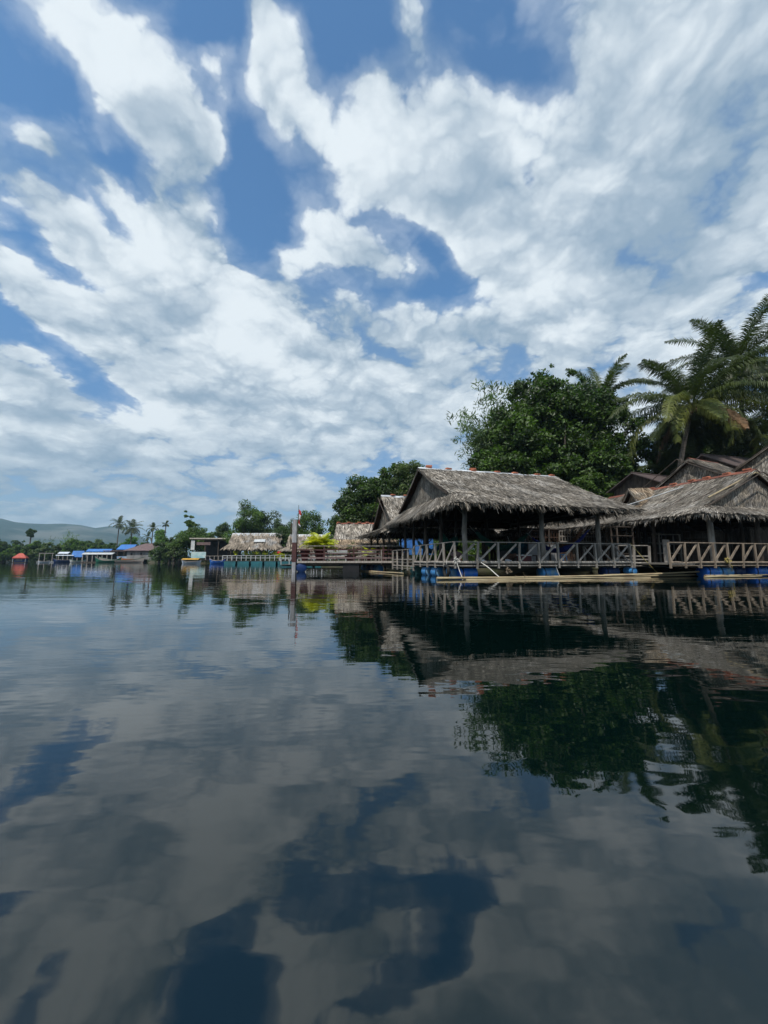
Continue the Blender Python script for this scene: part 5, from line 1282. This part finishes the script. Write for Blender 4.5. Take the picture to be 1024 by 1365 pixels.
ft('dark bushy tree behind the spiky tree', 372, 100, 696, 34, 'leaf_dark', 62, 6500)
ft('dense green tree behind the flag', 392, 88, 690, 26, 'leaf_dark', 63, 6500)
ft('loose topped tree right of the flag', 402, 84, 683, 24, 'leaf_mid', 64, 6000)
ft('spreading green tree right of the pillar, above the white ridge', 421, 82, 686, 28, 'leaf_mid', 65, 7500)
ft('low bright green tree beside the rounded dark tree', 443, 70, 706, 24, 'leaf_mid', 66, 5000)
ft('dark tree standing behind the two tan float houses', 383, 80, 706, 40, 'leaf_dark', 67, 6500)
# far left bank, about 150 m away
fl_ = [(-12, 166, 718, 40, 'leaf_dark', 'dark tree cut off by the left edge of the picture'), (6, 162, 724, 30, 'leaf_dark', 'dark palm-like bush at the far left edge'), (24, 166, 719, 26, 'leaf_dark', 'dark tree left of the round sugar palm'),
       (45, 160, 722, 34, 'leaf_mid', 'green spreading tree behind the red roofed float house'), (33, 158, 732, 34, 'leaf_mid', 'bright low tree just above the red roof'), (60, 158, 725, 30, 'leaf_olive', 'olive tree behind the tall pale frame'),
       (56, 157, 738, 30, 'leaf_dark', 'dark mangrove bush right of the red roofed float house'), (4, 157, 738, 30, 'leaf_mid', 'low green bush left of the red roofed float house'), (78, 160, 726, 30, 'leaf_olive', 'olive bush under the left bamboo plumes'),
       (96, 158, 719, 34, 'leaf_mid', 'broad green tree under the tall bamboo plumes'), (118, 160, 722, 36, 'leaf_dark', 'dark green tree behind the blue tarpaulins'), (140, 163, 726, 36, 'leaf_mid', 'green tree left of the slim coconut palm'),
       (171, 168, 716, 30, 'leaf_bright', 'bright green round tree under the bushy coconut palm'), (188, 170, 722, 26, 'leaf_mid', 'green tree between the palm and the hip roofed house'), (213, 150, 711, 22, 'leaf_bright', 'bright yellow-green tree behind the hip roofed house'), (110, 156, 724, 34, 'leaf_mid', 'mid green tree filling the bank behind the long stall'), (150, 158, 723, 30, 'leaf_dark', 'dark green tree behind the blue roofed house'), (70, 155, 732, 30, 'leaf_dark', 'dark low tree right behind the tall pale frame'), (20, 157, 728, 30, 'leaf_mid', 'mid green tree left above the red roof'), (130, 170, 716, 26, 'leaf_grey', 'greyish sparse tree in front of the hills')]
for i, (px, Y, top, w_, k_, lab) in enumerate(fl_): ft(lab, px, Y, top, w_, k_, 80 + i, 4200, tone=(.7, 1.4))
BGp = 'bamboo plumes on the far bank'
for i, (px, Y, top, n, lab) in enumerate([(86, 158, 702, 9, 'tall plume of bright bamboo leaning left in front of the hills'), (94, 160, 703, 9, 'tall bright bamboo plume in the middle of the far left bank'), (101, 158, 710, 6, 'shorter bamboo plume at the right of the far left group'), (68, 160, 712, 5, 'thin pale bamboo plume near the tall frame'), (54, 162, 716, 5, 'small pale bamboo plume above the red roof')]):
    X = (px - 512) * .001938 * Y; zt = .8 + Y * math.tan(math.radians(7.2) + math.atan((682.5 - top) / 512))
    bamboo(lab, (X, Y, .5), n, zt, 3.2, 60 + i, 'leaf_bright' if i < 3 else 'leaf_grey', 40, .75, group=BGp, culm=.08, az0=math.pi * .9 if i in (0,) else None)
def fpalm(label, px, Y, top, R, fr_, seed, tr=.2, name='coconut_palm', **k):
    X = (px - 512) * .001938 * Y; zt = .8 + Y * math.tan(math.radians(7.2) + math.atan((682.5 - top) / 512))
    return palm(label, (X, Y, .5), (.3, 0, zt), fr_, R, seed, 22, .16, R * .26, tr, split=False, nut=False, group='palms along the far bank', name=name, **k)
fpalm('slim coconut palm with a bare thin trunk against the hills', 154, 162, 700, 4.0, 15, 21, hang=.5)
fpalm('bushy coconut palm right of the slim one', 172, 160, 706, 4.8, 26, 22)
fpalm('small dark palm above the hip roofed house', 200, 150, 706, 2.9, 13, 23)
fpalm('tiny palm on a thin trunk above the bank trees', 217, 150, 701, 1.9, 11, 24)
fpalm('short palm leaning left of the hip roofed house', 194, 155, 718, 3.0, 10, 25)
X = (37 - 512) * .001938 * 165
sp = thing('sugar_palm', 'round headed sugar palm standing above the far left trees', 'palm tree', (X, 165, .5), 0)
MB().tube([(0, 0, -.5), (.2, 0, 11)], [.35, .25], 8).build('trunk', M['bark_palm'], sp)
cb = MB(); C, Rr = clumps([(.2, 0, 12.0, 1.5, 1.5, 1.5)], 26, 5, (.45, .8), .5); leaf_cloud(cb, C, Rr, 2600, .7, 5, .9); cb.build('crown', M['leaf_dark'], sp)
# mangrove fringe low along the far bank: nobody could count it
rng = np.random.default_rng(77); C = []; Rr = []
for az in np.arange(-50, -9, .42):
    for k in range(2):
        r = shore(az) + rng.uniform(.8, 4); C.append((r * math.sin(math.radians(az)), r * math.cos(math.radians(az)), rng.uniform(.3, 1.9) * (1.5 if az < -28 else 1))); Rr.append(rng.uniform(.9, 1.9))
mb = MB(); leaf_cloud(mb, C, Rr, 34000, .42, 9, .8)
tag(mb.build('undergrowth', M['leaf_dark']), 'low dark green growth hanging over the water along the far bank', 'undergrowth', kind='stuff')
rng = np.random.default_rng(78); C = []; Rr = []
for az in np.arange(-52, 60, .8):
    for k in range(3):
        r = shore(az) + rng.uniform(9, 26); C.append((r * math.sin(math.radians(az)), r * math.cos(math.radians(az)), rng.uniform(1, 5.5))); Rr.append(rng.uniform(1.4, 2.8))
mb = MB(); leaf_cloud(mb, C, Rr, 42000, .6, 19, .8)
tag(mb.build('woodland', M['leaf_dark']), 'dark wood filling the land behind the lake bank', 'woodland', kind='stuff')
